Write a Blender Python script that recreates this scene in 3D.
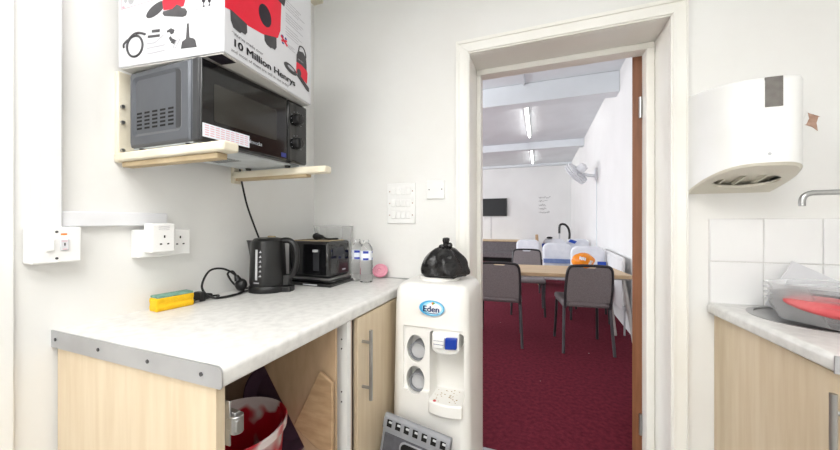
import bpy, bmesh, math, random
from mathutils import Vector, Matrix, noise
for o in list(bpy.data.objects): bpy.data.objects.remove(o)
S = bpy.context.scene; COL = S.collection
random.seed(7)
# ---------------------------------------------------------------- camera
cam = bpy.data.objects.new('camera', bpy.data.cameras.new('camera')); COL.objects.link(cam)
cam.data.sensor_width = 36; cam.data.lens = 36*321/840; cam.data.shift_y = -3/840
cam.data.clip_start = .02; cam.data.clip_end = 60
cam.location = (1.14, 0, 1.17); cam.rotation_euler = (math.radians(90), 0, math.radians(20.5))
S.camera = cam
# ---------------------------------------------------------------- world, lights, exposure
S.view_settings.view_transform = 'Standard'; S.view_settings.look = 'None'
S.view_settings.gamma = 1; S.view_settings.exposure = 0.05; S.view_settings.use_curve_mapping = False
w = bpy.data.worlds.new('sky'); S.world = w; w.use_nodes = True
w.node_tree.nodes['Background'].inputs[0].default_value = (.86, .92, 1, 1)
w.node_tree.nodes['Background'].inputs[1].default_value = .9
def area(name, loc, rot, sx, sy, power, col=(1, 1, 1)):
    l = bpy.data.lights.new(name, 'AREA'); l.shape = 'RECTANGLE'; l.size = sx; l.size_y = sy; l.energy = power; l.color = col
    o = bpy.data.objects.new(name, l); COL.objects.link(o); o.location = loc; o.rotation_euler = [math.radians(a) for a in rot]
    return o
area('kitchen_rear_fill', (1.05, -1.86, 1.45), (90, 0, 180), 1.5, 1.1, 80, (1, .985, .965))      # fill light set in an unseen window added behind the camera
area('kitchen_ceiling_fill', (.95, -.45, 2.29), (0, 0, 0), 1.4, 1.5, 42, (1, .985, .96))                    # broad fill panel standing in for an unseen ceiling light, no fitting built
area('hall_fill', (-4.9, 4.2, 1.7), (0, -90, 0), 1.4, 2.6, 112, (.95, .98, 1))  # fill light added at an unseen opening in the hall's left wall
area('hall_fill', (-4.9, 8.2, 1.7), (0, -90, 0), 1.4, 2.6, 112, (.95, .98, 1))  # second added fill light, further down the unseen left wall
area('hall_fill', (-2.3, 1.68, 1.7), (90, 0, 0), 2.4, 1.4, 118, (.95, .98, 1))  # fill light added on the door wall to brighten the chair backs
# ---------------------------------------------------------------- helpers
def lin(c):
    c /= 255
    return c/12.92 if c <= .04045 else ((c+.055)/1.055)**2.4
def rgb(r, g, b): return (lin(r), lin(g), lin(b), 1)
def mat(name, c, rough=.5, metal=0, c2=None, scale=8, stretch=(1, 1, 1), bump=0, bscale=60, emit=0, trans=0, ior=1.45, spec=.5, alpha=1, detail=4, lo=.35, hi=.65, coat=0):
    m = bpy.data.materials.new(name); m.use_nodes = True
    nt = m.node_tree; b = nt.nodes['Principled BSDF']; L = nt.links
    b.inputs['Base Color'].default_value = rgb(*c); b.inputs['Roughness'].default_value = rough
    b.inputs['Metallic'].default_value = metal; b.inputs['Specular IOR Level'].default_value = spec
    b.inputs['Transmission Weight'].default_value = trans; b.inputs['IOR'].default_value = ior
    b.inputs['Alpha'].default_value = alpha; b.inputs['Coat Weight'].default_value = coat
    tc = nt.nodes.new('ShaderNodeTexCoord'); mp = nt.nodes.new('ShaderNodeMapping'); mp.inputs['Scale'].default_value = stretch
    L.new(tc.outputs['Object'], mp.inputs[0])
    n = nt.nodes.new('ShaderNodeTexNoise'); n.inputs['Scale'].default_value = scale; n.inputs['Detail'].default_value = detail
    L.new(mp.outputs[0], n.inputs['Vector'])
    r = nt.nodes.new('ShaderNodeValToRGB'); r.color_ramp.elements[0].position = lo; r.color_ramp.elements[1].position = hi
    r.color_ramp.elements[0].color = rgb(*c); r.color_ramp.elements[1].color = rgb(*(c2 or tuple(x*.97 for x in c)))
    L.new(n.outputs['Fac'], r.inputs[0]); L.new(r.outputs[0], b.inputs['Base Color'])
    if bump:
        n2 = nt.nodes.new('ShaderNodeTexNoise'); n2.inputs['Scale'].default_value = bscale; n2.inputs['Detail'].default_value = 3
        L.new(mp.outputs[0], n2.inputs['Vector'])
        bp = nt.nodes.new('ShaderNodeBump'); bp.inputs['Strength'].default_value = bump; bp.inputs['Distance'].default_value = .004
        L.new(n2.outputs['Fac'], bp.inputs['Height']); L.new(bp.outputs[0], b.inputs['Normal'])
    if emit:
        b.inputs['Emission Color'].default_value = rgb(*c); b.inputs['Emission Strength'].default_value = emit
    return m
M = {}
M['wall'] = mat('wall_paint', (236, 236, 234), .75, c2=(233, 232, 229), scale=3, bump=.12, bscale=45)
M['hallwall'] = mat('hall_wall_paint', (238, 238, 237), .75, c2=(234, 234, 233), scale=2, bump=.08, bscale=30)
M['ceil'] = mat('ceiling_paint', (231, 236, 240), .8, scale=2)
M['gloss'] = mat('cream_gloss_paint', (243, 242, 237), .28, c2=(240, 238, 231), scale=4, bump=.05, bscale=12)
M['white'] = mat('white_plastic', (241, 241, 240), .35, c2=(238, 238, 236), scale=10)
M['trunk'] = mat('white_trunking', (232, 233, 236), .4, scale=10)
M['worktop'] = mat('marble_laminate', (227, 226, 223), .3, c2=(212, 211, 208), scale=42, detail=7, lo=.4, hi=.7)
M['maple'] = mat('maple_laminate', (220, 203, 176), .45, c2=(211, 191, 161), scale=5, stretch=(9, 9, .7), detail=5)
M['board'] = mat('pale_board', (205, 178, 146), .55, c2=(193, 165, 133), scale=5, stretch=(7, 7, 2), detail=5)
M['oak'] = mat('chopping_wood', (190, 160, 126), .5, c2=(170, 140, 106), scale=5, stretch=(3, 3, 12), detail=5)
M['carcass'] = mat('brown_carcass', (206, 186, 170), .7, c2=(194, 174, 158), scale=6)
M['alu'] = mat('aluminium', (196, 197, 200), .35, .75, c2=(180, 181, 184), scale=5, stretch=(1, 20, 1))
M['steel'] = mat('stainless_steel', (190, 190, 190), .28, 1, c2=(170, 170, 170), scale=8)
M['black'] = mat('black_plastic', (21, 21, 22), .3, c2=(26, 26, 27), scale=14)
M['gblack'] = mat('gloss_black', (16, 16, 18), .1, c2=(20, 20, 22), scale=6, coat=.3)
M['mwside'] = mat('microwave_grey_steel', (84, 87, 93), .35, .35, c2=(92, 95, 101), scale=5)
M['mwdark'] = mat('microwave_dark_edge', (44, 45, 48), .35, c2=(50, 51, 54), scale=8)
M['glass'] = mat('smoked_door_window', (56, 55, 52), .08, c2=(50, 49, 46), scale=2)
M['galv'] = mat('galvanised_underside', (214, 220, 224), .4, .15, c2=(190, 196, 200), scale=14)
M['dark'] = mat('dark_hole', (14, 13, 13), .8)
M['cream'] = mat('cream_bracket_paint', (232, 226, 208), .4, c2=(222, 212, 190), scale=9)
M['raw'] = mat('raw_wood', (196, 178, 146), .8, c2=(176, 156, 124), scale=10)
M['card'] = mat('white_card', (214, 215, 219), .5, c2=(210, 211, 215), scale=4)
M['cardedge'] = mat('card_underside', (214, 213, 210), .7, c2=(204, 202, 198), scale=6)
M['red'] = mat('print_red', (226, 28, 56), .4, c2=(216, 22, 48), scale=8)
M['ink'] = mat('print_black', (36, 30, 40), .5)
M['dgrey'] = mat('print_dark_grey', (74, 73, 76), .5, c2=(62, 61, 64), scale=30)
M['lgrey'] = mat('print_light_grey', (178, 178, 184), .5)
M['pinkline'] = mat('print_pink', (226, 170, 182), .5)
M['blueprint'] = mat('print_blue', (52, 60, 130), .5)
M['cooler'] = mat('cooler_white_plastic', (240, 239, 236), .35, c2=(236, 234, 229), scale=4)
M['grey'] = mat('grey_plastic', (150, 152, 157), .45, c2=(140, 142, 147), scale=10)
M['dgplastic'] = mat('dark_grey_mat', (92, 92, 98), .7, c2=(82, 82, 88), scale=40)
M['lgplastic'] = mat('light_grey_plastic', (196, 197, 200), .4, c2=(188, 189, 192), scale=10)
M['tapblue'] = mat('blue_tap_plastic', (22, 66, 170), .3, c2=(18, 56, 156), scale=9)
M['bag'] = mat('black_bin_bag', (20, 19, 20), .22, c2=(32, 31, 32), scale=12, bump=.9, bscale=45)
M['yellow'] = mat('yellow_sponge', (244, 196, 36), .9, c2=(234, 182, 24), scale=60, bump=.5, bscale=300)
M['green'] = mat('green_scourer', (128, 166, 150), .95, c2=(108, 148, 132), scale=60, bump=.6, bscale=300)
M['pink'] = mat('pink_plastic', (236, 168, 184), .5, c2=(228, 150, 170), scale=14)
M['pet'] = mat('clear_bottle', (252, 253, 254), .03, trans=1, ior=1.22)
M['petlid'] = mat('clear_tub', (244, 245, 247), .12, alpha=.22)
M['water'] = mat('water', (250, 252, 253), .02, trans=1, ior=1.33)
M['label'] = mat('label_white', (236, 240, 248), .4)
M['lblue'] = mat('label_blue', (40, 66, 176), .4)
M['bluepale'] = mat('logo_sky_blue', (70, 172, 224), .4)
M['bluelite'] = mat('logo_pale_blue', (160, 218, 242), .4)
M['navy'] = mat('logo_navy', (16, 42, 128), .4)
M['orange'] = mat('print_orange', (236, 138, 40), .4)
M['leafgreen'] = mat('print_green', (80, 160, 70), .4)
M['redspot'] = mat('red_spot', (206, 28, 48), .3)
M['tie'] = mat('red_white_swirl_plastic', (196, 16, 42), .35, c2=(232, 220, 220), scale=7.2, detail=2, lo=.49, hi=.55)
M['purple'] = mat('dark_purple_plastic', (104, 80, 100), .4, c2=(94, 70, 90), scale=6)
M['brown'] = mat('door_brown_wood', (142, 92, 62), .5, c2=(122, 76, 48), scale=5, stretch=(10, 10, .8))
M['tile'] = mat('white_glazed_tile', (240, 240, 240), .15, scale=3)
M['grout'] = mat('grout', (226, 225, 223), .8)
M['beige'] = mat('beige_plastic', (226, 222, 208), .4, c2=(220, 215, 200), scale=6)
M['smoke'] = mat('smoked_grey_window', (122, 118, 114), .15, c2=(104, 100, 96), scale=40)
M['plaster'] = mat('torn_plaster', (188, 156, 138), .9, c2=(168, 134, 116), scale=60)
M['tube'] = mat('fluorescent_tube', (255, 254, 250), .4, emit=9)
M['fabric'] = mat('grey_chair_fabric', (138, 131, 132), .95, c2=(122, 115, 116), scale=160, bump=.25, bscale=400)
M['frame'] = mat('black_chair_frame', (44, 43, 46), .4, c2=(52, 51, 54), scale=9)
M['leg'] = mat('grey_chair_leg', (92, 90, 94), .4, .3, c2=(80, 78, 82), scale=9)
M['tabletop'] = mat('table_oak_laminate', (216, 190, 154), .5, c2=(202, 174, 138), scale=5, stretch=(1.2, 9, 9), detail=5)
M['tableleg'] = mat('table_leg_grey', (206, 204, 200), .4, c2=(190, 188, 184), scale=8)
M['wrap'] = mat('white_plastic_cover', (232, 233, 238), .4, c2=(218, 220, 228), scale=7, bump=.7, bscale=16)
M['band'] = mat('blue_band', (40, 82, 182), .5, c2=(30, 70, 166), scale=14)
M['bandpale'] = mat('pale_blue_band', (134, 154, 200), .5, c2=(112, 134, 184), scale=24)
M['obag'] = mat('orange_bag', (244, 150, 36), .4, c2=(230, 128, 20), scale=9, bump=.8, bscale=22)
M['bench'] = mat('grey_bench_fabric', (122, 116, 118), .9, c2=(108, 102, 104), scale=30, bump=.2, bscale=120)
M['radiator'] = mat('radiator_white', (236, 236, 236), .4, scale=5)
M['screen'] = mat('tv_screen', (14, 15, 18), .45, c2=(17, 18, 21), scale=2)
M['vinyl'] = mat('kitchen_vinyl', (150, 146, 140), .5, c2=(136, 132, 126), scale=5)
M['fanw'] = mat('fan_white_plastic', (226, 227, 231), .4, scale=6)
for k_, a0, a1 in (('petlid', .02, .34), ('frost', .22, .6)):
    if k_ == 'frost': M[k_] = mat('frosted_tub', (240, 241, 240), .35)
    nt = M[k_].node_tree; lw = nt.nodes.new('ShaderNodeFresnel'); lw.inputs['IOR'].default_value = 1.35
    mr = nt.nodes.new('ShaderNodeMapRange'); mr.inputs['From Max'].default_value = .5; mr.inputs['To Min'].default_value = a0; mr.inputs['To Max'].default_value = a1
    nt.links.new(lw.outputs[0], mr.inputs['Value']); nt.links.new(mr.outputs[0], nt.nodes['Principled BSDF'].inputs['Alpha'])
# carpet: dark red pile with small pale crumbs
def carpet():
    m = mat('red_carpet', (114, 41, 55), .98, c2=(88, 30, 43), scale=38, bump=.5, bscale=260, lo=.3, hi=.7, spec=.1, detail=8)
    nt = m.node_tree; b = nt.nodes['Principled BSDF']; L = nt.links
    old = b.inputs['Base Color'].links[0].from_socket
    tc = nt.nodes['Texture Coordinate']
    v = nt.nodes.new('ShaderNodeTexVoronoi'); v.inputs['Scale'].default_value = 7; L.new(tc.outputs['Object'], v.inputs['Vector'])
    lt = nt.nodes.new('ShaderNodeMath'); lt.operation = 'LESS_THAN'; lt.inputs[1].default_value = .045; L.new(v.outputs['Distance'], lt.inputs[0])
    sp = nt.nodes.new('ShaderNodeSeparateColor'); L.new(v.outputs['Color'], sp.inputs[0])
    g2 = nt.nodes.new('ShaderNodeMath'); g2.operation = 'GREATER_THAN'; g2.inputs[1].default_value = .8; L.new(sp.outputs[0], g2.inputs[0])
    mu = nt.nodes.new('ShaderNodeMath'); mu.operation = 'MULTIPLY'; L.new(lt.outputs[0], mu.inputs[0]); L.new(g2.outputs[0], mu.inputs[1])
    mx = nt.nodes.new('ShaderNodeMix'); mx.data_type = 'RGBA'; L.new(mu.outputs[0], mx.inputs['Factor'])
    L.new(old, mx.inputs['A']); mx.inputs['B'].default_value = rgb(170, 140, 140); L.new(mx.outputs['Result'], b.inputs['Base Color'])
    return m
M['carpet'] = carpet()

WM = {}
def tag(o, label=None, cat=None, group=None, kind=None):
    if label: o['label'] = label
    if cat: o['category'] = cat
    if group: o['group'] = group
    if kind: o['kind'] = kind
    return o
def empty(name, loc, label, cat, rz=0, group=None):
    o = bpy.data.objects.new(name, None); COL.objects.link(o); o.empty_display_size = .05
    o.location = loc; o.rotation_euler = (0, 0, rz)
    WM[o.name] = Matrix.Translation(loc) @ Matrix.Rotation(rz, 4, 'Z')
    return tag(o, label, cat, group)
def frame_from(d):
    d = Vector(d).normalized(); a = Vector((0, 0, 1)) if abs(d.z) < .9 else Vector((1, 0, 0))
    x = a.cross(d).normalized(); return x, d.cross(x).normalized(), d
class MB:
    def __init__(s): s.bm = bmesh.new(); s.mi = 0; s.mats = []
    def use(s, m):
        if m not in s.mats: s.mats.append(m)
        s.mi = s.mats.index(m); return s
    def face(s, vs):
        try:
            f = s.bm.faces.new(vs); f.material_index = s.mi; return f
        except ValueError: return None
    def v(s, p): return s.bm.verts.new(p)
    def hexa(s, P):
        v = [s.v(p) for p in P]
        for q in ((0, 3, 2, 1), (4, 5, 6, 7), (0, 1, 5, 4), (1, 2, 6, 5), (2, 3, 7, 6), (3, 0, 4, 7)): s.face([v[i] for i in q])
        return s
    def box(s, x0, x1, y0, y1, z0, z1, mtx=None):
        P = [(x0, y0, z0), (x1, y0, z0), (x1, y1, z0), (x0, y1, z0), (x0, y0, z1), (x1, y0, z1), (x1, y1, z1), (x0, y1, z1)]
        if mtx is not None: P = [mtx @ Vector(p) for p in P]
        return s.hexa(P)
    def prism(s, pts, vec):
        vec = Vector(vec); pts = [Vector(p) for p in pts]
        a = [s.v(p) for p in pts]; b = [s.v(p+vec) for p in pts]; n = len(a)
        nrm = sum(((pts[i]-pts[0]).cross(pts[(i+1) % n]-pts[0]) for i in range(n)), Vector())
        if nrm.dot(vec) > 0: s.face(a[::-1]); s.face(b); o = 1
        else: s.face(a); s.face(b[::-1]); o = -1
        for i in range(n):
            q = [a[i], a[(i+1) % n], b[(i+1) % n], b[i]]; s.face(q if o > 0 else q[::-1])
        return s
    def poly(s, pts): s.face([s.v(p) for p in pts]); return s
    def ring(s, c, x, y, r, n): return [s.v(Vector(c)+x*(r*math.cos(2*math.pi*i/n))+y*(r*math.sin(2*math.pi*i/n))) for i in range(n)]
    def skin(s, rings, cap0=True, cap1=True):
        n = len(rings[0])
        for a, b in zip(rings, rings[1:]):
            for i in range(n): s.face([a[i], a[(i+1) % n], b[(i+1) % n], b[i]])
        if cap0: s.face(rings[0][::-1])
        if cap1: s.face(rings[-1])
        return s
    def cyl(s, p0, p1, r0, r1=None, n=16):
        r1 = r0 if r1 is None else r1; x, y, d = frame_from(Vector(p1)-Vector(p0))
        return s.skin([s.ring(p0, x, y, r0, n), s.ring(p1, x, y, r1, n)])
    def lathe(s, prof, c, axis=(0, 0, 1), n=32, cap0=True, cap1=True, sx=1, sy=1):
        x, y, d = frame_from(axis); c = Vector(c)
        if tuple(axis) == (0, 0, 1): x, y = Vector((1, 0, 0)), Vector((0, 1, 0))
        return s.skin([s.ring(c+d*h, x*sx, y*sy, max(r, 1e-4), n) for r, h in prof], cap0, cap1)
    def tube(s, pts, r, n=8, sub=6):
        P = [Vector(p) for p in pts]
        if sub > 1 and len(P) > 2:                                  # Catmull-Rom smoothing
            Q = []
            for i in range(len(P)-1):
                p0 = P[max(i-1, 0)]; p1 = P[i]; p2 = P[i+1]; p3 = P[min(i+2, len(P)-1)]
                for k in range(sub):
                    t = k/sub
                    Q.append(.5*((2*p1)+(p2-p0)*t+(2*p0-5*p1+4*p2-p3)*t*t+(3*p1-p0-3*p2+p3)*t**3))
            P = Q+[P[-1]]
        x, y, d = frame_from(P[1]-P[0]); R = []
        for i, p in enumerate(P):
            t = (P[min(i+1, len(P)-1)]-P[max(i-1, 0)]).normalized()
            x = (x-t*x.dot(t)).normalized(); y = t.cross(x); R.append(s.ring(p, x, y, r, n))
        return s.skin(R)
    def ball(s, c, r, n=20, m=12):
        r = r if isinstance(r, (tuple, list)) else (r, r, r); R = []
        for j in range(1, m):
            a = math.pi*j/m-math.pi/2
            R.append([s.v((c[0]+r[0]*math.cos(a)*math.cos(2*math.pi*i/n), c[1]+r[1]*math.cos(a)*math.sin(2*math.pi*i/n), c[2]+r[2]*math.sin(a))) for i in range(n)])
        s.skin(R, False, False); b = s.v((c[0], c[1], c[2]-r[2])); t = s.v((c[0], c[1], c[2]+r[2]))
        for i in range(n): s.face([b, R[0][(i+1) % n], R[0][i]]); s.face([t, R[-1][i], R[-1][(i+1) % n]])
        return s
    def build(s, name, m=None, parent=None, bevel=0, seg=2, angle=35, local=False):
        me = bpy.data.meshes.new(name)
        bmesh.ops.recalc_face_normals(s.bm, faces=s.bm.faces) if len(s.bm.faces) and not getattr(s, 'keep', False) else None
        s.bm.to_mesh(me); s.bm.free()
        for q in (s.mats if s.mats else [m]): me.materials.append(M[q])
        me.shade_smooth(); me.set_sharp_from_angle(angle=math.radians(angle))
        if name in SPLIT: return split(name, me, parent, bevel, seg, local)
        return link(name, me, parent, bevel, seg, local)
SPLIT = {'screw', 'foot', 'printed_castor', 'white_mark', 'light_strip', 'pin', 'slot', 'socket_hole', 'wall_bracket', 'hinge_gap', 'hinge_loop', 'end_cap', 'printed_tools', 'care_symbol', 'level_mark', 'dial_mark', 'vent_line', 'red_marking', 'flag_blue', 'printed_picture', 'lever_marking', 'printed_wands', 'seat_frame'}
def split(name, me, parent, bevel, seg, local):                     # one object for every separate piece
    bm = bmesh.new(); bm.from_mesh(me); bm.verts.ensure_lookup_table(); seen = set(); out = None; groups = []
    for v in bm.verts:
        if v.index in seen: continue
        st_, comp = [v], {v.index}
        while st_:
            q = st_.pop()
            for e in q.link_edges:
                w_ = e.other_vert(q)
                if w_.index not in comp: comp.add(w_.index); st_.append(w_)
        seen |= comp; groups.append(comp)
    bm.free()
    for comp in groups:
        b = bmesh.new(); b.from_mesh(me); b.verts.ensure_lookup_table()
        bmesh.ops.delete(b, geom=[v for v in b.verts if v.index not in comp], context='VERTS')
        m2 = bpy.data.meshes.new(name); b.to_mesh(m2); b.free()
        for q in me.materials: m2.materials.append(q)
        o = link(name, m2, parent, bevel, seg, local); out = out or o
    return out
def link(name, me, parent=None, bevel=0, seg=2, local=False):
    o = bpy.data.objects.new(name, me); COL.objects.link(o)
    if parent:
        w_ = WM.get(parent.name, Matrix())
        if not local: me.transform(w_.inverted())
        o.parent = parent; WM[o.name] = w_
    if bevel:
        b = o.modifiers.new('bevel', 'BEVEL'); b.width = bevel; b.segments = seg; b.limit_method = 'ANGLE'; b.angle_limit = math.radians(40); b.harden_normals = False
    return o
def evaluated(o):
    dg = bpy.context.evaluated_depsgraph_get(); dg.update(); me = bpy.data.meshes.new_from_object(o.evaluated_get(dg)); return me
def cut(o, cutters):
    for c in cutters:
        b = o.modifiers.new('cut', 'BOOLEAN'); b.operation = 'DIFFERENCE'; b.solver = 'EXACT'; b.object = c
    bpy.context.view_layer.update(); me = evaluated(o); o.modifiers.clear(); o.data = me
    for c in cutters: bpy.data.objects.remove(c)
    me.shade_smooth(); me.set_sharp_from_angle(angle=math.radians(35)); return o
def text(s_, h, m, org, right, up, name, parent, width=None, bold=0, align='LEFT', shear=0):
    cu = bpy.data.curves.new(name, 'FONT'); cu.body = s_; cu.size = h/.7;  cu.resolution_u = 3; cu.align_x = align; cu.shear = shear
    t = bpy.data.objects.new('t', cu); COL.objects.link(t); bpy.context.view_layer.update()
    me = evaluated(t); bpy.data.objects.remove(t)
    if bold:
        b = bmesh.new(); b.from_mesh(me); src = list(b.verts)+list(b.edges)+list(b.faces)
        for dx, dy in ((bold*h, 0), (-bold*h, 0), (0, bold*h*.6), (0, -bold*h*.6)):
            q = bmesh.ops.duplicate(b, geom=src); bmesh.ops.translate(b, vec=(dx, dy, bold*h*.02), verts=[e for e in q['geom'] if isinstance(e, bmesh.types.BMVert)])
        b.to_mesh(me); b.free()
    xs = [v.co.x for v in me.vertices]
    r = Vector(right).normalized(); u = Vector(up).normalized(); n = r.cross(u)
    k = width/(max(xs)-min(xs)) if width else 1
    mt = Matrix((r*k, u, n)).transposed().to_4x4(); mt.translation = Vector(org)+n*.0008
    me.transform(mt); me.materials.clear(); me.materials.append(M[m]); me.name = name
    return link(name, me, parent)
def struct(o, label=None): o['kind'] = 'structure'; return tag(o, label) if label else o
def copy_tree(o, parent=None):
    c = o.copy(); COL.objects.link(c)
    if parent: c.parent = parent; c.matrix_parent_inverse = o.matrix_parent_inverse.copy()
    for ch in [x for x in o.children]: copy_tree(ch, c)
    return c
def S_box(name, m, *a, bevel=0): return struct(MB().box(*a).build(name, m, bevel=bevel))
def rrect(w_, h_, r, n=5):
    P = []
    for cx, cy, a0 in ((w_/2-r, h_/2-r, 0), (-w_/2+r, h_/2-r, 90), (-w_/2+r, -h_/2+r, 180), (w_/2-r, -h_/2+r, 270)):
        for i in range(n+1):
            a = math.radians(a0+90*i/n); P.append((cx+r*math.cos(a), cy+r*math.sin(a)))
    return P
# ================================================================ STRUCTURE
Zc, Zh = 2.365, 2.96
XR = 2.02                                                            # hall right wall
S_box('wall_left', 'wall', -.12, 0, -2.0, 1.53, 0, Zc)
m = MB(); m.box(-5.1, -3.6, 1.42, 1.64, 0, 3.1); m.box(-3.6, -1.0, 1.42, 1.64, 0, .95); m.box(-3.6, -1.0, 1.42, 1.64, 2.45, 3.1); m.box(-1.0, .80, 1.42, 1.64, 0, 3.1); m.box(.80, 1.63, 1.42, 1.64, 1.95, 3.1); m.box(1.63, 2.6, 1.42, 1.64, 0, 3.1)
struct(m.build('wall_back', 'wall'))
S_box('wall_right', 'wall', 2.30, 2.42, -2.0, 1.42, 0, Zc)
m = MB(); m.box(-.12, .4, -2.0, -1.9, 0, Zc); m.box(1.9, 2.42, -2.0, -1.9, 0, Zc); m.box(.4, 1.9, -2.0, -1.9, 0, .9); m.box(.4, 1.9, -2.0, -1.9, 2.0, Zc)
struct(m.build('wall_front', 'wall'))
m = MB(); m.box(.4, 1.9, -1.97, -1.93, .9, .95); m.box(.4, 1.9, -1.97, -1.93, 1.95, 2.0); m.box(.4, .45, -1.97, -1.93, .95, 1.95); m.box(1.85, 1.9, -1.97, -1.93, .95, 1.95); m.box(1.13, 1.17, -1.97, -1.93, .95, 1.95)
struct(m.build('window_1', 'gloss'))  # unseen window frame, added around the kitchen fill light
S_box('floor_kitchen', 'vinyl', -.12, 2.42, -2.0, 1.645, -.06, 0)
S_box('ceiling_kitchen', 'ceil', -.12, 2.42, -2.0, 1.42, Zc, Zc+.08)
S_box('floor_hall', 'carpet', -5.1, 2.14, 1.645, 10.8, -.06, .002)
S_box('ceiling_hall', 'ceil', -5.1, 2.14, 1.64, 10.8, Zh, Zh+.08)
S_box('wall_far', 'hallwall', -5.1, 2.14, 10.7, 10.82, 0, Zh)
S_box('wall_hall_right', 'hallwall', XR, XR+.12, 1.64, 10.7, 0, Zh)
m = MB(); m.box(-5.1, -5, 1.64, 10.7, 0, .95); m.box(-5.1, -5, 1.64, 10.7, 2.45, Zh); m.box(-5.1, -5, 1.64, 2.85, .95, 2.45); m.box(-5.1, -5, 5.55, 6.85, .95, 2.45); m.box(-5.1, -5, 9.55, 10.7, .95, 2.45)
struct(m.build('wall_hall_left', 'hallwall'))
for n_, y0 in ((2, 2.85), (3, 6.85)):
    m = MB(); m.box(-5.07, -5.03, y0, y0+2.7, .95, 1.01); m.box(-5.07, -5.03, y0, y0+2.7, 2.39, 2.45)
    for k in range(4): m.box(-5.07, -5.03, y0+k*.88, y0+k*.88+.06, 1.01, 2.39)
    struct(m.build('window_%d' % n_, 'gloss'))  # unseen hall windows, added as openings for the side fill lights
m = MB(); m.box(-3.6, -1.0, 1.5, 1.54, .95, 1.01); m.box(-3.6, -1.0, 1.5, 1.54, 2.39, 2.45)
for k in range(4): m.box(-3.6+k*.847, -3.54+k*.847, 1.5, 1.54, 1.01, 2.39)
struct(m.build('window_4', 'gloss'))  # made-up window frame, put in for the fill light on the chair backs
# painted board at the far left of the left wall and the cornice
S_box('trim_1', 'wall', 0, .012, -1.9, .364, 0, Zc, bevel=.003)
S_box('trim_2', 'cream', 0, .06, -1.9, 1.42, Zc-.03, Zc)
# ceiling beams of the hall
S_box('trim_3', 'ceil', -5, XR, 4.36, 4.56, 2.71, Zh, bevel=.008)
S_box('trim_4', 'ceil', -5, XR, 7.62, 7.80, 2.80, Zh, bevel=.008)
S_box('trim_5', 'ceil', -5, XR, 10.5, 10.7, 2.90, Zh)
# door opening: architrave, lining and stop
X0, X1, ZD = .848, 1.583, 1.915
m = MB()
for a, b, y in ((0, .062, 1.404), (.005, .017, 1.398), (.046, .060, 1.398)):
    L0, L1, R0, R1, T0, T1 = X0-b, X0-a, X1+a, X1+b*.85, ZD+a, ZD+b
    for q in ([(L0, 0), (L1, 0), (L1, T0), (L0, T1)], [(R0, 0), (R1, 0), (R1, T1), (R0, T0)], [(L1, T0), (R0, T0), (R1, T1), (L0, T1)]):
        m.prism([(x, y, z) for x, z in q], (0, 1.4205-y, 0))
struct(m.build('trim_6', 'gloss', bevel=.002))
m = MB(); m.box(X0-.048, X0, 1.42, 1.64, 0, ZD); m.box(X1, X1+.047, 1.42, 1.64, 0, ZD); m.box(X0-.048, X1+.047, 1.42, 1.64, ZD, ZD+.035)
m.box(X0, X0+.020, 1.575, 1.64, 0, ZD-.026); m.box(X1-.03, X1, 1.575, 1.64, 0, ZD-.026); m.box(X0, X1, 1.575, 1.64, ZD-.026, ZD)
struct(m.build('trim_7', 'gloss', bevel=.003))
S_box('trim_8', 'alu', X0, X1, 1.64, 1.668, .002, .008)
# door leaf folded open into the hall
hp = Vector((1.519, 1.646, 0)); dv = Vector((math.sin(math.radians(17)), math.cos(math.radians(17)), 0)); nv = Vector((dv.y, -dv.x, 0))
m = MB(); m.prism([hp, hp+dv*.71, hp+dv*.71+nv*.036, hp+nv*.036], (0, 0, 1.908)); dl = struct(m.build('door_1', 'brown', bevel=.002))
for z in (.25, 1.62):
    m = MB(); c = hp+nv*.03-dv*.004; m.cyl((c.x, c.y, z), (c.x, c.y, z+.09), .006); m.build('hinge', 'steel', dl)
# tiled splashback behind the sink
m = MB(); m.use('grout').box(1.697, 2.30, 1.414, 1.42, .885, 1.182); m.use('tile')
for i in range(5):
    for j in range(2):
        x = 1.699+i*.1445; z = .8875+j*.1475
        m.box(x, min(x+.1415, 2.299), 1.410, 1.417, z, z+.1445)
struct(m.build('trim_9', bevel=.0015))
# torn patch of plaster
pts = [(1.945, 1.497), (1.953, 1.527), (1.962, 1.521), (1.981, 1.512), (1.976, 1.49), (1.979, 1.464), (1.966, 1.478), (1.948, 1.487)]
m = MB(); m.use('plaster').prism([(x, 1.4185, z) for x, z in pts], (0, .003, 0))
m.use('wall').prism([(1.944, 1.4175, 1.50), (1.953, 1.4165, 1.53), (1.957, 1.4165, 1.505), (1.95, 1.4165, 1.487), (1.943, 1.4175, 1.487)], (0, .002, 0))
m.use('plaster').prism([(1.966, 1.417, 1.519), (1.984, 1.417, 1.508), (1.974, 1.417, 1.511)], (0, .002, 0))
struct(m.build('trim_10'))
# conduits in the hall
m = MB(); m.box(.93, .955, 1.64, 4.36, Zh-.025, Zh); m.box(XR-.014, XR, 5.97, 5.99, .1, 1.95); struct(m.build('trim_11', 'ceil'))
# cable trunking on the left wall
m = MB(); m.box(0, .028, .392, .437, 1.155, Zc-.03); m.box(0, .02, .437, .682, 1.158, 1.198); struct(m.build('trim_12', 'trunk', bevel=.003))

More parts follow.
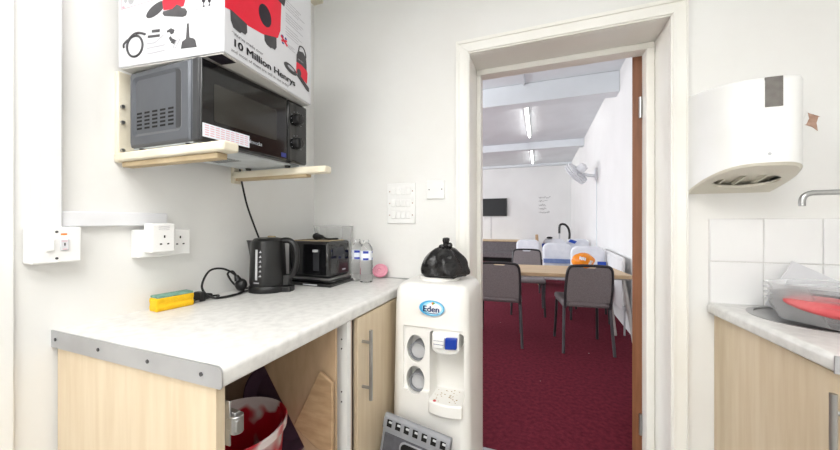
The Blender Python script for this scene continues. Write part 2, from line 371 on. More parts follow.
# ================================================================ LEFT RUN
# worktop with a rolled front edge
def roll(x_edge, z1, th, sgn):
    P = []; r = .013; r2 = .007
    for k in range(7):
        a = math.pi/2*(1-k/6); P.append((x_edge-sgn*r+sgn*r*math.cos(a), z1-r+r*math.sin(a)))
    for k in range(7):
        a = -math.pi/2*k/6; P.append((x_edge-sgn*r2+sgn*r2*math.cos(a), z1-th+r2+r2*math.sin(a)))
    return P
prof = [(0, .862), (0, .90)]+roll(.588, .90, .04, 1)
wt = MB().prism([(x, .43, z) for x, z in prof], (0, .99, 0)).build('worktop', 'worktop')
tag(wt, 'long white marbled worktop carrying the kettle and toaster along the left wall', 'worktop')
stp = [(0, .859), (0, .901)]+roll(.5895, .901, .042, 1)
es = MB().prism([(x, .43, z) for x, z in stp], (0, -.003, 0)).build('end_strip', 'alu', wt)
m = MB()
for x in (.02, .20, .375, .535): m.cyl((x, .427, .88), (x, .4255, .88), .0042, n=10)
m.build('screw', 'dgrey', es)
cab = empty('base_cabinet', (.3, .86, 0), 'pale wood base cabinet missing its left door under the left worktop', 'cabinet')
MB().box(.012, .566, .434, .452, 0, .859).build('end_panel', 'maple', cab)
m = MB(); m.box(.004, .012, .452, 1.40, .14, .859); m.box(.012, .57, .452, 1.40, .14, .158); m.box(.02, .575, .872, .888, .158, .859); m.box(.012, .57, 1.30, 1.316, .158, .859)
m.box(.012, .02, .452, .872, .158, .859)
m.build('carcass', 'carcass', cab)
MB().box(.50, .515, .452, 1.40, 0, .14).build('plinth', 'maple', cab)
pm = MB(); pm.use('white').box(.535, .582, .850, .870, .158, .859); pm.use('dark')
for z in (.835, .806, .672, .641): pm.cyl((.562, .851, z-.03), (.562, .8492, z-.03), .0025, n=8)
pm.build('post', None, cab)
d = MB().box(.567, .585, .908, 1.30, .145, .856).build('door', 'maple', cab, bevel=.0015)
m = MB(); m.cyl((.617, .936, .582), (.617, .936, .812), .0062); m.cyl((.585, .936, .622), (.617, .936, .622), .005); m.cyl((.585, .936, .772), (.617, .936, .772), .005)
tag(m.build('handle', 'steel', d), 'brushed steel bar handle')
m = MB(); m.box(.535, .578, .4525, .456, .735, .822); m.box(.545, .588, .456, .468, .758, .80); m.cyl((.56, .456, .81), (.56, .459, .81), .006, n=10); m.cyl((.56, .456, .746), (.56, .459, .746), .006, n=10)
m.cyl((.588, .460, .762), (.588, .460, .796), .012, n=14); m.box(.572, .60, .45, .462, .768, .79)
tag(m.build('hinge', 'steel', cab, bevel=.002), 'bare steel hinge with no door on it')
# things inside the open cabinet
b1 = MB().prism([(.181, .805, .857), (.571, .805, .857), (.571, .805, .316)], (0, .009, 0))
o = b1.build('loose_panel', 'board'); tag(o, 'pale wooden panel with a slanting edge behind the swirl bin', 'panel')
o = MB().prism([(.527, .785, .727), (.43, .785, .545), (.574, .785, .465), (.574, .785, .701)], (0, .012, 0)).build('chopping_board', 'oak', bevel=.004)
tag(o, 'brown wooden board standing tilted inside the open cabinet', 'board')
m = MB(); m.lathe([(.085, .0), (.10, .02), (.131, .44), (.136, .447), (.139, .443), (.138, .425), (.132, .425), (.1285, .425), (.126, .44), (.122, .43), (.096, .03), (.001, .025)], (.335, .662, .158), n=40)
o = m.build('waste_bin', 'tie'); tag(o, 'round red and white swirled plastic bin in the open cabinet', 'bin')
m = MB(); m.lathe([(.02, 0), (.115, .003), (.142, .03), (.148, .03), (.142, .022), (.118, -.006), (.02, -.008)], (.325, .855, .55), axis=(0, -1, 0), n=48)
o = m.build('washing_up_bowl', 'purple'); tag(o, 'dark purple bowl on its side behind the swirled bin', 'bowl')

# sponge
sp = empty('sponge', (.055, .672, .9), 'yellow sponge with a green scouring top on the left worktop', 'sponge')
mt = Matrix.Translation((.056, .674, .9)) @ Matrix.Rotation(math.radians(-7), 4, 'Z')
pf = [(-.022, 0), (.02, 0), (.023, .012), (.0175, .02), (.0215, .028), (.022, .040), (-.022, .040), (-.0245, .03), (-.02, .02), (-.0245, .012)]
MB().prism([mt @ Vector((x, -.052, z)) for x, z in pf], (mt.to_3x3() @ Vector((0, .104, 0)))).build('foam_body', 'yellow', sp, bevel=.003)
m = MB(); m.box(-.021, .021, -.05, .05, .040, .047, mt); m.build('scourer', 'green', sp, bevel=.002)

# kettle (jug handle towards +X)
kt = empty('kettle', (.139, .973, .9), 'black jug kettle with a water gauge on the left worktop', 'kettle')
KX, KY = .139, .973; F = Matrix.Translation((KX, KY, .9)) @ Matrix.Rotation(math.radians(20.5), 4, 'Z')
def kp(x, y, z): return F @ Vector((x, y, z))
m = MB(); R = []
for z, a, b in ((.0, .071, .062), (.012, .073, .064), (.022, .071, .062), (.026, .066, .06)):
    R.append([m.v(kp(a*math.cos(t), b*math.sin(t), z)) for t in [2*math.pi*i/40 for i in range(40)]])
m.skin(R); m.prism([kp(.05, -.03, 0), kp(.096, -.022, 0), kp(.10, 0, 0), kp(.096, .022, 0), kp(.05, .03, 0)], (0, 0, .02)); m.build('power_base', 'black', kt, bevel=.003)
m = MB(); R = []
for z, a, b in ((.027, .066, .060), (.04, .068, .062), (.12, .065, .060), (.19, .061, .056), (.198, .060, .055)):
    ring = []
    for i in range(48):
        t = 2*math.pi*i/48; x = a*math.cos(t); y = b*math.sin(t)
        k = max(0, -math.cos(t))**24*max(0, (z-.15)/.048)
        ring.append(m.v(kp(x-.026*k, y, z)))
    R.append(ring)
m.skin(R); body = m.build('jug', 'black', kt)
m = MB(); R = []
for z, a in ((.198, .058), (.206, .05), (.21, .03)): R.append([m.v(kp(a*math.cos(2*math.pi*i/32), a*.92*math.sin(2*math.pi*i/32), z)) for i in range(32)])
m.skin(R); lid = m.build('lid', 'black', kt)
m = MB(); m.prism([kp(.0, -.008, .209), kp(.028, -.008, .208), kp(.028, .008, .208), kp(.0, .008, .209)], (0, 0, .007)); tag(m.build('lid_button', 'raw', lid, bevel=.003), 'tan button on the lid')
m = MB(); m.tube([kp(.05, 0, .196), kp(.082, 0, .197), kp(.106, 0, .175), kp(.112, 0, .13), kp(.103, 0, .08), kp(.08, 0, .05), kp(.055, 0, .045)], .0115, n=12); m.build('handle', 'black', kt)
m = MB(); m.prism([kp(.045, -.016, .02), kp(.09, -.014, .02), kp(.09, .014, .02), kp(.045, .016, .02)], (0, 0, .045)); m.build('handle_foot', 'black', kt, bevel=.006)
m = MB()
gauge = [(-.0205, .052), (-.0115, .052), (-.0115, .166), (-.0205, .166)]
def kf(x, z, off=.0012):
    a = .0675-.005*(z-.04)/.15; b = a*.92; y = -b*math.sqrt(max(0, 1-(x/a)**2))-off; return kp(x, y, z)
m.prism([kf(x, z, .0005) for x, z in gauge], F.to_3x3() @ Vector((0, -.003, 0)))
m.build('water_gauge', 'lgplastic', kt, bevel=.001)
m = MB()
for k in range(6):
    z = .064+k*.018
    m.prism([kf(-.006, z), kf(.003, z), kf(.003, z+.003), kf(-.006, z+.003)], F.to_3x3() @ Vector((0, -.0006, 0)))
    m.prism([kf(-.003, z+.003), kf(.002, z+.003), kf(-.001, z+.009)], F.to_3x3() @ Vector((0, -.0006, 0)))
m.build('level_mark', 'lgrey', kt)
m = MB(); m.prism([kf(-.027, .039), kf(-.005, .039), kf(-.005, .043), kf(-.027, .043)], F.to_3x3() @ Vector((0, -.0006, 0))); m.build('badge', 'lgrey', kt)
m = MB(); m.tube([(.105, .935, .908), (.085, .90, .906), (.105, .84, .905), (.075, .79, .908), (.05, .772, .945), (.045, .80, .995), (.05, .845, 1.0), (.062, .885, .975), (.07, .915, .93), (.09, .90, .908), (.10, .85, .906), (.088, .80, .906), (.068, .82, .908), (.06, .80, .911)], .0036, n=8, sub=8)
cd = m.build('power_cord', 'black', kt)
m = MB(); m.cyl((.06, .802, .912), (.054, .772, .914), .008, .013, 14); m.box(.034, .07, .752, .773, .9005, .932); m.build('plug', 'black', cd, bevel=.004)
m = MB()
for a in ((.03, .913), (.051, .913), (.041, .906)): m.box(a[0]+.009, a[0]+.015, .738, .753, a[1]-.010, a[1]-.006)
m.build('pin', 'steel', cd)

# fused spur switch and double socket on the left wall
fs = empty('fused_switch', (0, .425, 1.115), 'white fused switch box at the foot of the vertical trunking', 'switch')
MB().box(0, .036, .378, .466, 1.07, 1.158).build('back_box', 'white', fs, bevel=.006, seg=3)
MB().box(.036, .044, .379, .465, 1.071, 1.157).build('face_plate', 'white', fs, bevel=.003)
MB().box(.044, .0485, .400, .416, 1.10, 1.128).build('rocker', 'white', fs, bevel=.002)
fc = MB().box(.044, .047, .425, .441, 1.10, 1.128).build('fuse_carrier', 'card', fs, bevel=.0015)
m = MB(); m.box(.047, .0475, .432, .434, 1.112, 1.119); m.build('slot', 'dark', fc)
m = MB(); m.box(.047, .0474, .428, .438, 1.1225, 1.124); m.box(.047, .0474, .429, .437, 1.103, 1.1045); m.build('red_marking', 'pinkline', fc)
m = MB(); m.box(.044, .0444, .427, .438, 1.138, 1.142); m.build('orange_marking', 'orange', fs)
m = MB(); m.cyl((.044, .42, 1.146), (.0446, .42, 1.146), .003, n=10); m.cyl((.044, .42, 1.082), (.0446, .42, 1.082), .003, n=10); m.build('screw', 'dgrey', fs)
ds = empty('double_socket', (0, .672, 1.10), 'white double wall socket at the end of the trunking', 'socket')
MB().box(0, .034, .592, .740, 1.063, 1.147).build('back_box', 'white', ds, bevel=.005, seg=3)
MB().box(.034, .041, .593, .739, 1.064, 1.146).build('face_plate', 'white', ds, bevel=.003)
def holes(x, y, z, parent):
    m = MB(); m.box(x, x+.0006, y-.002, y+.002, z+.012, z+.020); m.box(x, x+.0006, y-.013, y-.007, z-.008, z-.004); m.box(x, x+.0006, y+.007, y+.013, z-.008, z-.004)
    m.build('socket_hole', 'dark', parent)
holes(.041, .707, 1.105, ds)
m = MB(); m.cyl((.041, .669, 1.14), (.0418, .669, 1.14), .0025, n=8); m.build('screw', 'dgrey', ds)
pa = empty('plug_adaptor', (.041, .65, 1.11), 'square white plug through adaptor covering half the double socket', 'adaptor')
bd = MB().box(.0415, .078, .602, .670, 1.078, 1.166).build('body', 'white', pa, bevel=.006, seg=3)
holes(.078, .638, 1.11, pa)
m = MB()
for k in range(3): m.tube([(.0782, .622, 1.148+k*.005), (.0784, .632, 1.1465+k*.005), (.0784, .642, 1.1465+k*.005), (.0782, .652, 1.148+k*.005)], .0006, n=5, sub=2)
m.build('vent_line', 'lgplastic', pa)

# toaster on its black tray
tr = MB(); tr.box(.055, .338, 1.10, 1.285, .90, .914); tr.box(.075, .33, 1.115, 1.275, .914, .926)
o = tr.build('sandwich_toaster', 'gblack', bevel=.005); tag(o, 'flat black appliance lying under the toaster', 'appliance')
m = MB(); m.box(.20, .272, 1.0985, 1.1005, .9045, .9095); m.box(.12, .135, 1.0985, 1.1005, .9045, .9095); m.build('light_strip', 'lgplastic', o)
ts = empty('toaster', (.21, 1.19, .926), 'glossy black two slot toaster behind the kettle', 'toaster')
MB().box(.10, .317, 1.118, 1.278, .933, 1.088).build('body', 'gblack', ts, bevel=.014, seg=4)
MB().box(.105, .322, 1.112, 1.268, .926, .9335).build('chrome_base', 'steel', ts, bevel=.002)
m = MB(); m.box(.112, .305, 1.130, 1.25, 1.088, 1.0905); tp = m.build('top_plate', 'raw', ts, bevel=.001)
m = MB(); m.box(.13, .29, 1.148, 1.176, 1.0905, 1.0912); m.box(.13, .29, 1.204, 1.232, 1.0905, 1.0912); m.build('slot', 'dark', tp)
m = MB(); m.box(.238, .268, 1.1165, 1.119, .963, 1.052); m.build('lever_slot', 'mwdark', ts)
m = MB(); m.box(.242, .264, 1.106, 1.118, 1.043, 1.053); m.build('lever', 'lgplastic', ts, bevel=.002)
m = MB(); m.box(.316, .318, 1.145, 1.225, 1.025, 1.062); m.build('window', 'mwdark', ts)
m = MB(); m.box(.317, .3178, 1.215, 1.24, .957, .963); m.build('badge', 'lgrey', ts)
pg = MB(); pg.cyl((.225, 1.16, 1.1065), (.258, 1.15, 1.1065), .014, .009, 14); pg.ball((.22, 1.163, 1.107), (.018, .017, .0158)); pg.tube([(.258, 1.15, 1.107), (.268, 1.15, 1.103), (.278, 1.17, 1.096), (.29, 1.22, 1.096)], .004)
tag(pg.build('cable_plug', 'black'), 'black plug with a stub of cable lying on top of the toaster', 'plug')
m = MB(); P0 = rrect(.12, .085, .02); P1 = rrect(.165, .12, .022)
m.skin([[m.v((.178+x, 1.345+y, .90)) for x, y in P0], [m.v((.178+x, 1.345+y, 1.145)) for x, y in P1], [m.v((.178+x*1.04, 1.345+y*1.04, 1.15)) for x, y in P1], [m.v((.178+x*.97, 1.345+y*.97, 1.148)) for x, y in P1], [m.v((.178+x*.97, 1.345+y*.97, .903)) for x, y in P0]])
tag(m.build('storage_tub', 'frost'), 'translucent plastic tub standing behind the toaster in the corner', 'tub')
# bottles
def bottle(x, y, label):
    r = .0285; h = .19
    e = empty('water_bottle', (x, y, .9), label, 'bottle', group='water bottles beside the toaster')
    prof = [(.022, 0), (.0275, .004), (r, .012), (r, .03), (.0268, .036), (r, .042), (r, .055), (.0268, .061), (r, .067), (r, .095), (.0272, .10), (.0272, .143), (r, .147), (.0265, .155), (.0185, .168), (.0125, .176), (.0125, .182)]
    MB().lathe(prof, (x, y, .9), n=28).build('bottle_body', 'pet', e)
    w_ = MB().use('label'); w_.lathe([(.0278, .101), (.0278, .142)], (x, y, .9), n=28, cap0=False, cap1=False); sl = w_.build('paper_label', None, e)
    m = MB()
    for k in range(28):
        if k % 7 < 4:
            for z0, z1 in ((.102, .111), (.131, .1415)):
                a0 = 2*math.pi*k/28; a1 = 2*math.pi*(k+1)/28; q = .0281
                m.poly([(x+q*math.cos(a0), y+q*math.sin(a0), .9+z0), (x+q*math.cos(a1), y+q*math.sin(a1), .9+z0), (x+q*math.cos(a1), y+q*math.sin(a1), .9+z1), (x+q*math.cos(a0), y+q*math.sin(a0), .9+z1)])
    m.keep = True; m.build('blue_print', 'lblue', sl)
    MB().lathe([(.0135, .176), (.0135, .188), (.012, .19)], (x, y, .9), n=20).build('cap', 'petlid', e)
bottle(.352, 1.285, 'small clear water bottle touching the toaster end')
bottle(.411, 1.262, 'small clear water bottle beside the pink scrubber')
# pink spiral scrubber
e = empty('bath_scrubber', (.418, 1.385, .9), 'round pink spiral scrubber leaning against the wall by the bottles', 'scrubber')
ax = Vector((.25, -.85, .45)).normalized(); ctr = Vector((.42, 1.378, .937))
m = MB(); m.lathe([(.002, .009), (.012, .013), (.026, .008), (.036, .004), (.038, -.003), (.034, -.011), (.002, -.014)], ctr, axis=ax, n=36, sy=.9); m.build('disc', 'pink', e)
x_, y_, _ = frame_from(ax); m = MB(); m.tube([ctr+ax*(.013-.009*k/40)+(x_*math.cos(k*.45)+y_*math.sin(k*.45)*.9)*(.005+.03*k/40) for k in range(41)], .0018, n=6, sub=2)
M['pinkdeep'] = mat('deep_pink_plastic', (220, 128, 152), .5)
tag(m.build('spiral_ridge', 'pinkdeep', e), 'deeper pink spiral ridge')
m = MB(); m.box(.455, .53, 1.396, 1.402, .9002, .904); m.box(.53, .56, 1.390, 1.408, .9002, .904); m.box(.40, .455, 1.398, 1.4005, .9002, .9035); m.build
tag(m.build('table_knife', 'steel', bevel=.001), 'dull metal utensil lying along the wall behind the cooler', 'utensil')

# ================================================================ MICROWAVE SHELF, MICROWAVE, BOX
br = empty('shelf_bracket', (0, .57, 1.36), 'cream wooden wall shelf bracket holding the left side of the microwave', 'bracket', group=None)
m = MB().box(0, .018, .553, .60, 1.34, 1.60); m.build('upright', 'cream', br, bevel=.003)
m = MB(); m.box(.0, .434, .551, .596, 1.342, 1.367); m.build('arm', 'cream', br, bevel=.006, seg=3)
m = MB(); m.box(.018, .40, .562, .59, 1.327, 1.342); tag(m.build('batten', 'raw', br, bevel=.002), 'bare wood batten under the arm')
m = MB()
for z in (1.375, 1.455, 1.50): m.cyl((.018, .562, z), (.026, .562, z), .005, n=10)
m.build('screw', 'steel', br)
b2 = empty('shelf_bracket', (0, .925, 1.355), 'cream wooden wall shelf bracket with the microwave cable hanging beside it', 'bracket')
m = MB(); m.box(.0, .445, .922, .962, 1.342, 1.367); m.build('arm', 'cream', b2, bevel=.006, seg=3)
m = MB(); m.box(0, .018, .922, .962, 1.322, 1.60); m.build('upright', 'cream', b2, bevel=.002)
m = MB(); m.box(.018, .36, .929, .955, 1.332, 1.342); tag(m.build('batten', 'raw', b2), 'bare wood batten under the arm')

mw = empty('microwave_oven', (.19, .77, 1.367), 'black microwave oven standing on two cream wall brackets', 'microwave')
MX0, MX1, MY0, MY1, MZ0, MZ1 = .05, .303, .568, .965, 1.378, 1.592
MB().box(MX0, MX1, MY0, MY1, MZ0, MZ1).build('casing', 'mwside', mw, bevel=.006)
m = MB(); m.box(MX0+.004, MX1-.004, MY0+.004, MY1-.004, MZ0-.003, MZ0+.001); un = m.build('underside', 'galv', mw)
m = MB()
for k in range(9): m.box(.20+k*.009, .204+k*.009, .63, .70, MZ0-.0034, MZ0-.0028)
for k in range(7): m.box(.09, .20, .75+k*.008, .753+k*.008, MZ0-.0034, MZ0-.0028)
m.build('underside_slot', 'dark', un)
m = MB()
for x in (.09, .28):
    for y in (.578, .925): m.cyl((x, y, 1.367), (x, y, MZ0-.002), .009, .011, n=12)
m.build('foot', 'black', mw)
# pressed side panel: raised frame, recessed middle, vents
m = MB()
def side(x, z, d): return (x, MY0-d, z)
fr = [(-.0025, [( .062, 1.388), (.302, 1.388), (.302, 1.582), (.062, 1.582)])]
P = [(.052, 1.382), (.318, 1.382), (.318, 1.588), (.052, 1.588)]
def ringface(m, A, B):
    n = len(A); a = [m.v(p) for p in A]; b = [m.v(p) for p in B]
    for i in range(n): m.face([a[i], a[(i+1) % n], b[(i+1) % n], b[i]])
def rr(x0, x1, z0, z1, r): return [(x0/2+x1/2+x, z0/2+z1/2+z) for x, z in rrect(x1-x0, z1-z0, r, 4)]
o1 = [side(x, z, .001) for x, z in rr(.052, .300, 1.380, 1.590, .004)]
o2 = [side(x, z, .006) for x, z in rr(.058, .295, 1.386, 1.584, .008)]
o3 = [side(x, z, .006) for x, z in rr(.066, .272, 1.408, 1.574, .016)]
o4 = [side(x, z, .0015) for x, z in rr(.074, .256, 1.416, 1.566, .014)]
m.use('mwside'); ringface(m, o1, o2); ringface(m, o2, o3); ringface(m, o3, o4); m.poly(o4[::-1])
m.use('mwdark'); m.box(.246, .274, MY0-.0045, MY0-.003, 1.418, 1.572)
sd = m.build('side_panel', None, mw, angle=25)
m = MB()
for c in range(5):
    for r in range(5):
        x = .080+c*.033+(r % 2)*.0; z = 1.428+r*.0105
        m.prism([side(x, z, .0022), side(x+.021, z, .0022), side(x+.021, z+.005, .0022), side(x, z+.005, .0022)], (0, .0005, 0))
m.build('vent_slot', 'dark', sd)
# door and control panel on the front
MB().box(MX1, MX1+.026, MY0-.002, .868, MZ0, MZ1).build('door_edge', 'mwdark', mw, bevel=.005, seg=3)
XF = MX1+.026
dr = MB().box(XF-.001, XF+.005, MY0+.001, .865, MZ0+.002, MZ1-.002).build('door', 'gblack', mw, bevel=.003)
m = MB(); m.prism([(XF+.0052, .61+y, 1.485+z) for y, z in [(a+.1, b) for a, b in rrect(.215, .10, .004, 2)]], (.0006, 0, 0)); m.build('door_window', 'glass', dr)
cp = MB().box(MX1, XF+.004, .870, MY1+.002, MZ0, MZ1).build('control_panel', 'gblack', mw, bevel=.008, seg=3)
for z in (1.532, 1.448):
    m = MB(); m.cyl((XF+.004, .912, z), (XF+.022, .912, z), .022, .018, 28); kn = m.build('dial', 'black', cp, bevel=.002)
    m = MB(); m.box(XF+.022, XF+.026, .908, .916, z-.017, z+.017); m.build('pointer', 'black', kn, bevel=.001)
    m = MB()
    for k in range(9):
        a = math.radians(-40+k*32); m.box(XF+.004, XF+.0046, .912+.027*math.cos(a)-.001, .912+.027*math.cos(a)+.0015, z+.027*math.sin(a)-.001, z+.027*math.sin(a)+.001)
    m.build('dial_mark', 'lgrey', cp)
text('cookworks', .0105, 'label', (XF+.005, .693, 1.404), (0, 1, 0), (0, 0, 1), 'brand_lettering', dr, width=.066, bold=.06)
m = MB(); m.box(XF+.005, XF+.0056, .838, .860, 1.388, 1.402); m.build('small_label', 'blueprint', dr)
ws = MB().box(XF+.0055, XF+.007, .572, .712, 1.389, 1.424); wl = ws.build('warning_sticker', 'label', mw)
m = MB()
for k in range(5):
    for j in range(9): m.box(XF+.007, XF+.0073, .577+j*.0148, .588+j*.0148, 1.394+k*.006, 1.396+k*.006)
m.build('sticker_print', 'pinkline', wl)
m = MB(); m.tube([(.035, .93, 1.42), (.025, .945, 1.36), (.028, .958, 1.29), (.022, .985, 1.22), (.026, 1.03, 1.11), (.05, 1.05, 1.02), (.06, 1.04, .94), (.055, 1.0, .91), (.04, .95, .907), (.05, .90, .93), (.052, .868, .975), (.058, .882, .985), (.062, .895, .968)], .0036, n=8)
cb = m.build('power_cord', 'black', mw)
m = MB(); m.cyl((.062, .895, .968), (.066, .90, .95), .007, .013, 14); m.ball((.072, .908, .931), (.023, .020, .024)); m.build('plug', 'black', cb)

# big white carton on the microwave
E1 = Vector((-.1127, .9936, 0)); E2 = Vector((-.9936, -.1127, 0)); C0 = Vector((.398, .582, 1.598))
bx = empty('vacuum_carton', C0+E1*.19+E2*.18, 'large white printed carton of a red vacuum cleaner on top of the microwave', 'box')
BH = .40
def RF(u, v, o=.0006): return C0+E1*u+Vector((0, 0, v))-E2*o
def LF(u, v, o=.0006): return C0+E2*u+Vector((0, 0, v))-E1*o
m = MB(); m.use('card').prism([C0, C0+E1*.381, C0+E1*.381+E2*.358, C0+E2*.358], (0, 0, BH)); m.build('carton', None, bx, bevel=.002)
m = MB(); m.prism([C0+E1*.004+E2*.004-Vector((0, 0, .003)), C0+E1*.377+E2*.004-Vector((0, 0, .003)), C0+E1*.377+E2*.354-Vector((0, 0, .003)), C0+E1*.004+E2*.354-Vector((0, 0, .003))], (0, 0, .003)); fl = m.build('bottom_flap', 'cardedge', bx)
m = MB(); m.prism([C0+E1*.005+E2*.012-Vector((0, 0, .0036)), C0+E1*.05+E2*.012-Vector((0, 0, .0036)), C0+E1*.05+E2*.06-Vector((0, 0, .0036)), C0+E1*.005+E2*.06-Vector((0, 0, .0036))], (0, 0, .0006)); m.build('black_square', 'ink', fl)
def pr(fn, lists, name, mt_, off=.0006, flip=False):
    m = MB()
    for P in lists:
        m.prism([fn(u, v, off) for u, v in P], (fn(0, 0, 0)-fn(0, 0, .0004)))
    return m.build(name, mt_, bx)
def ell(cu, cv, a, b, rot=0, n=28):
    return [(cu+a*math.cos(t)*math.cos(rot)-b*math.sin(t)*math.sin(rot), cv+a*math.cos(t)*math.sin(rot)+b*math.sin(t)*math.cos(rot)) for t in [2*math.pi*i/n for i in range(n)]]
def bar(x0, y0, x1, y1, t):
    d = Vector((x1-x0, y1-y0)); n = Vector((-d.y, d.x)).normalized()*t/2
    return [(x0+n.x, y0+n.y), (x1+n.x, y1+n.y), (x1-n.x, y1-n.y), (x0-n.x, y0-n.y)]
# right face: plain red vacuum body on black castors, lettering, small vacuum
pr(RF, [[(.002, .112), (.02, .116), (.04, .115), (.079, .111), (.132, .119), (.178, .131), (.20, .145), (.212, .175), (.216, .25), (.216, .34), (.19, .38), (.04, .38), (.002, .33)]], 'printed_vacuum_body', 'red')
pr(RF, [[(.018, .118), (.02, .09), (.028, .076), (.05, .074), (.056, .08), (.068, .08), (.075, .09), (.074, .112)], [(.140, .122), (.142, .105), (.150, .098), (.168, .096), (.173, .1), (.186, .1), (.194, .112), (.193, .142)]], 'printed_castor', 'dgrey', .0009)
pr(RF, [ell(.144, .179, .026, .031)], 'printed_hose_port', 'ink', .0012)
pr(RF, [[(.02, .268), (.23, .262), (.235, .285), (.235, .40), (.02, .40)]], 'printed_vacuum_lid', 'dgrey', .0012)
text('10 Million Henrys', .0195, 'ink', RF(.024, .029), E1, (0, 0, 1), 'lettering', bx, width=.256, bold=.045)
text('“We\'ve made over', .0085, 'ink', RF(.022, .057), E1, (0, 0, 1), 'lettering', bx, width=.112)
text('and most of them are still in use today”', .0085, 'ink', RF(.02, .012), E1, (0, 0, 1), 'lettering', bx, width=.236)
L_ = []
for k in range(14):
    v = .29-k*.0085
    if k in (4, 9): continue
    L_.append(bar(.238, v, .30+.06*random.random(), v, .0016))
L_ += [bar(.25, .152, .285, .152, .0014), bar(.25, .147, .278, .147, .0014), bar(.25, .142, .285, .142, .0014)]
pr(RF, L_, 'small_print', 'lgrey')
pr(RF, [bar(.214, .161, .246, .143, .007), bar(.216, .146, .244, .158, .006)], 'flag_red', 'red', .0009)
pr(RF, [ell(.222, .163, .006, .004), ell(.238, .163, .005, .004), ell(.224, .142, .005, .003)], 'flag_blue', 'blueprint')
ring = ell(.262, .077, .034, .0135, -.12); ring2 = ell(.264, .080, .018, .005, -.12)
pr(RF, [ring], 'printed_hose', 'dgrey', .0012); pr(RF, [ring2], 'printed_hose_gap', 'lgrey', .0015)
pr(RF, [[(.292, .08), (.354, .066), (.358, .105), (.352, .114), (.322, .119), (.294, .117)]], 'printed_small_body', 'red', .0009)
pr(RF, [[(.293, .116), (.322, .118), (.352, .112), (.352, .13), (.348, .155), (.33, .166), (.302, .158), (.294, .14)], [(.296, .07), (.355, .04), (.368, .042), (.366, .056), (.315, .078), (.30, .082)], ell(.308, .086, .012, .012)], 'printed_small_lid', 'dgrey', .0012)
m = MB(); m.tube([RF(.305, .158), RF(.312, .178), RF(.332, .182), RF(.345, .168), RF(.347, .155)], .0022, n=6); m.build('printed_small_handle', 'dgrey', bx)
text('HENRY', .006, 'lgrey', RF(.300, .126, .0014), E1, (0, 0, 1), 'lettering', bx, width=.03)
# left face: tools, vacuum, care panel
m = MB(); m.tube([LF(.296+.028*math.cos(t), .052+.0285*math.sin(t), .0) for t in [2*math.pi*i/28 for i in range(29)]], .0034, n=6, sub=1); m.tube([LF(.32, .071, 0), LF(.30, .084, 0), LF(.28, .086, 0), LF(.258, .079, 0)], .0034, n=6); m.tube([LF(.322, .072, 0), LF(.336, .062, 0), LF(.336, .052, 0)], .003, n=6)
m.build('printed_hose', 'dgrey', bx)
pr(LF, [bar(.236, .084, .208, .082, .008), bar(.25, .071, .208, .069, .007), bar(.156, .044, .168, .05, .012), bar(.168, .05, .174, .06, .008), [(.184, .078), (.17, .083), (.158, .077), (.161, .068), (.17, .066), (.175, .073), (.184, .073)]], 'printed_tools', 'dgrey')
pr(LF, [bar(.253, .053, .226, .052, .004), bar(.226, .052, .195, .069, .004), bar(.253, .04, .191, .042, .004), bar(.253, .025, .191, .0275, .004), bar(.14, .05, .156, .028, .003), bar(.147, .053, .163, .031, .003), bar(.14, .05, .147, .053, .003), bar(.156, .028, .163, .031, .003)], 'printed_wands', 'lgrey')
pr(LF, [[(.117, .087), (.111, .087), (.109, .05), (.096, .046), (.09, .041), (.085, .022), (.137, .024), (.133, .042), (.121, .048), (.119, .06)]], 'printed_floor_head', 'dgrey')
pr(LF, [ell(.222, .14, .036, .0145, -.42)], 'printed_hose_coil', 'dgrey')
pr(LF, [[(.198, .152), (.195, .134), (.16, .132), (.128, .134), (.122, .15), (.122, .25), (.19, .25)]], 'printed_red_body', 'red', .0008)
pr(LF, [[(.198, .125), (.192, .118), (.13, .106), (.12, .108), (.116, .118), (.122, .127), (.135, .130), (.138, .136), (.15, .142), (.165, .133), (.185, .131), (.196, .131)]], 'printed_base', 'dgrey', .0010)
pr(LF, [bar(.095, .114, .033, .112, .0012), bar(.095, .114, .095, .17, .0012), bar(.033, .112, .033, .17, .0012), bar(.088, .119, .078, .119, .002), bar(.086, .119, .086, .16, .0018), bar(.08, .119, .08, .16, .0018)], 'care_symbol_frame', 'lgrey')
pr(LF, [bar(.066, .123, .060, .123, .003), bar(.063, .123, .063, .132, .0015), ell(.063, .14, .006, .008), bar(.048, .123, .042, .123, .003), bar(.045, .123, .045, .13, .0015), ell(.045, .138, .005, .009)], 'care_symbol', 'ink', .0008)
pr(LF, [bar(.345, .160, .23, .167, .0015), bar(.345, .160, .345, .24, .0012), ell(.338, .165, .005, .003)], 'pink_panel_line', 'pinkline')
pr(LF, [ell(.31, .18, .01, .012), ell(.33, .185, .006, .01)], 'printed_picture', 'lgrey')

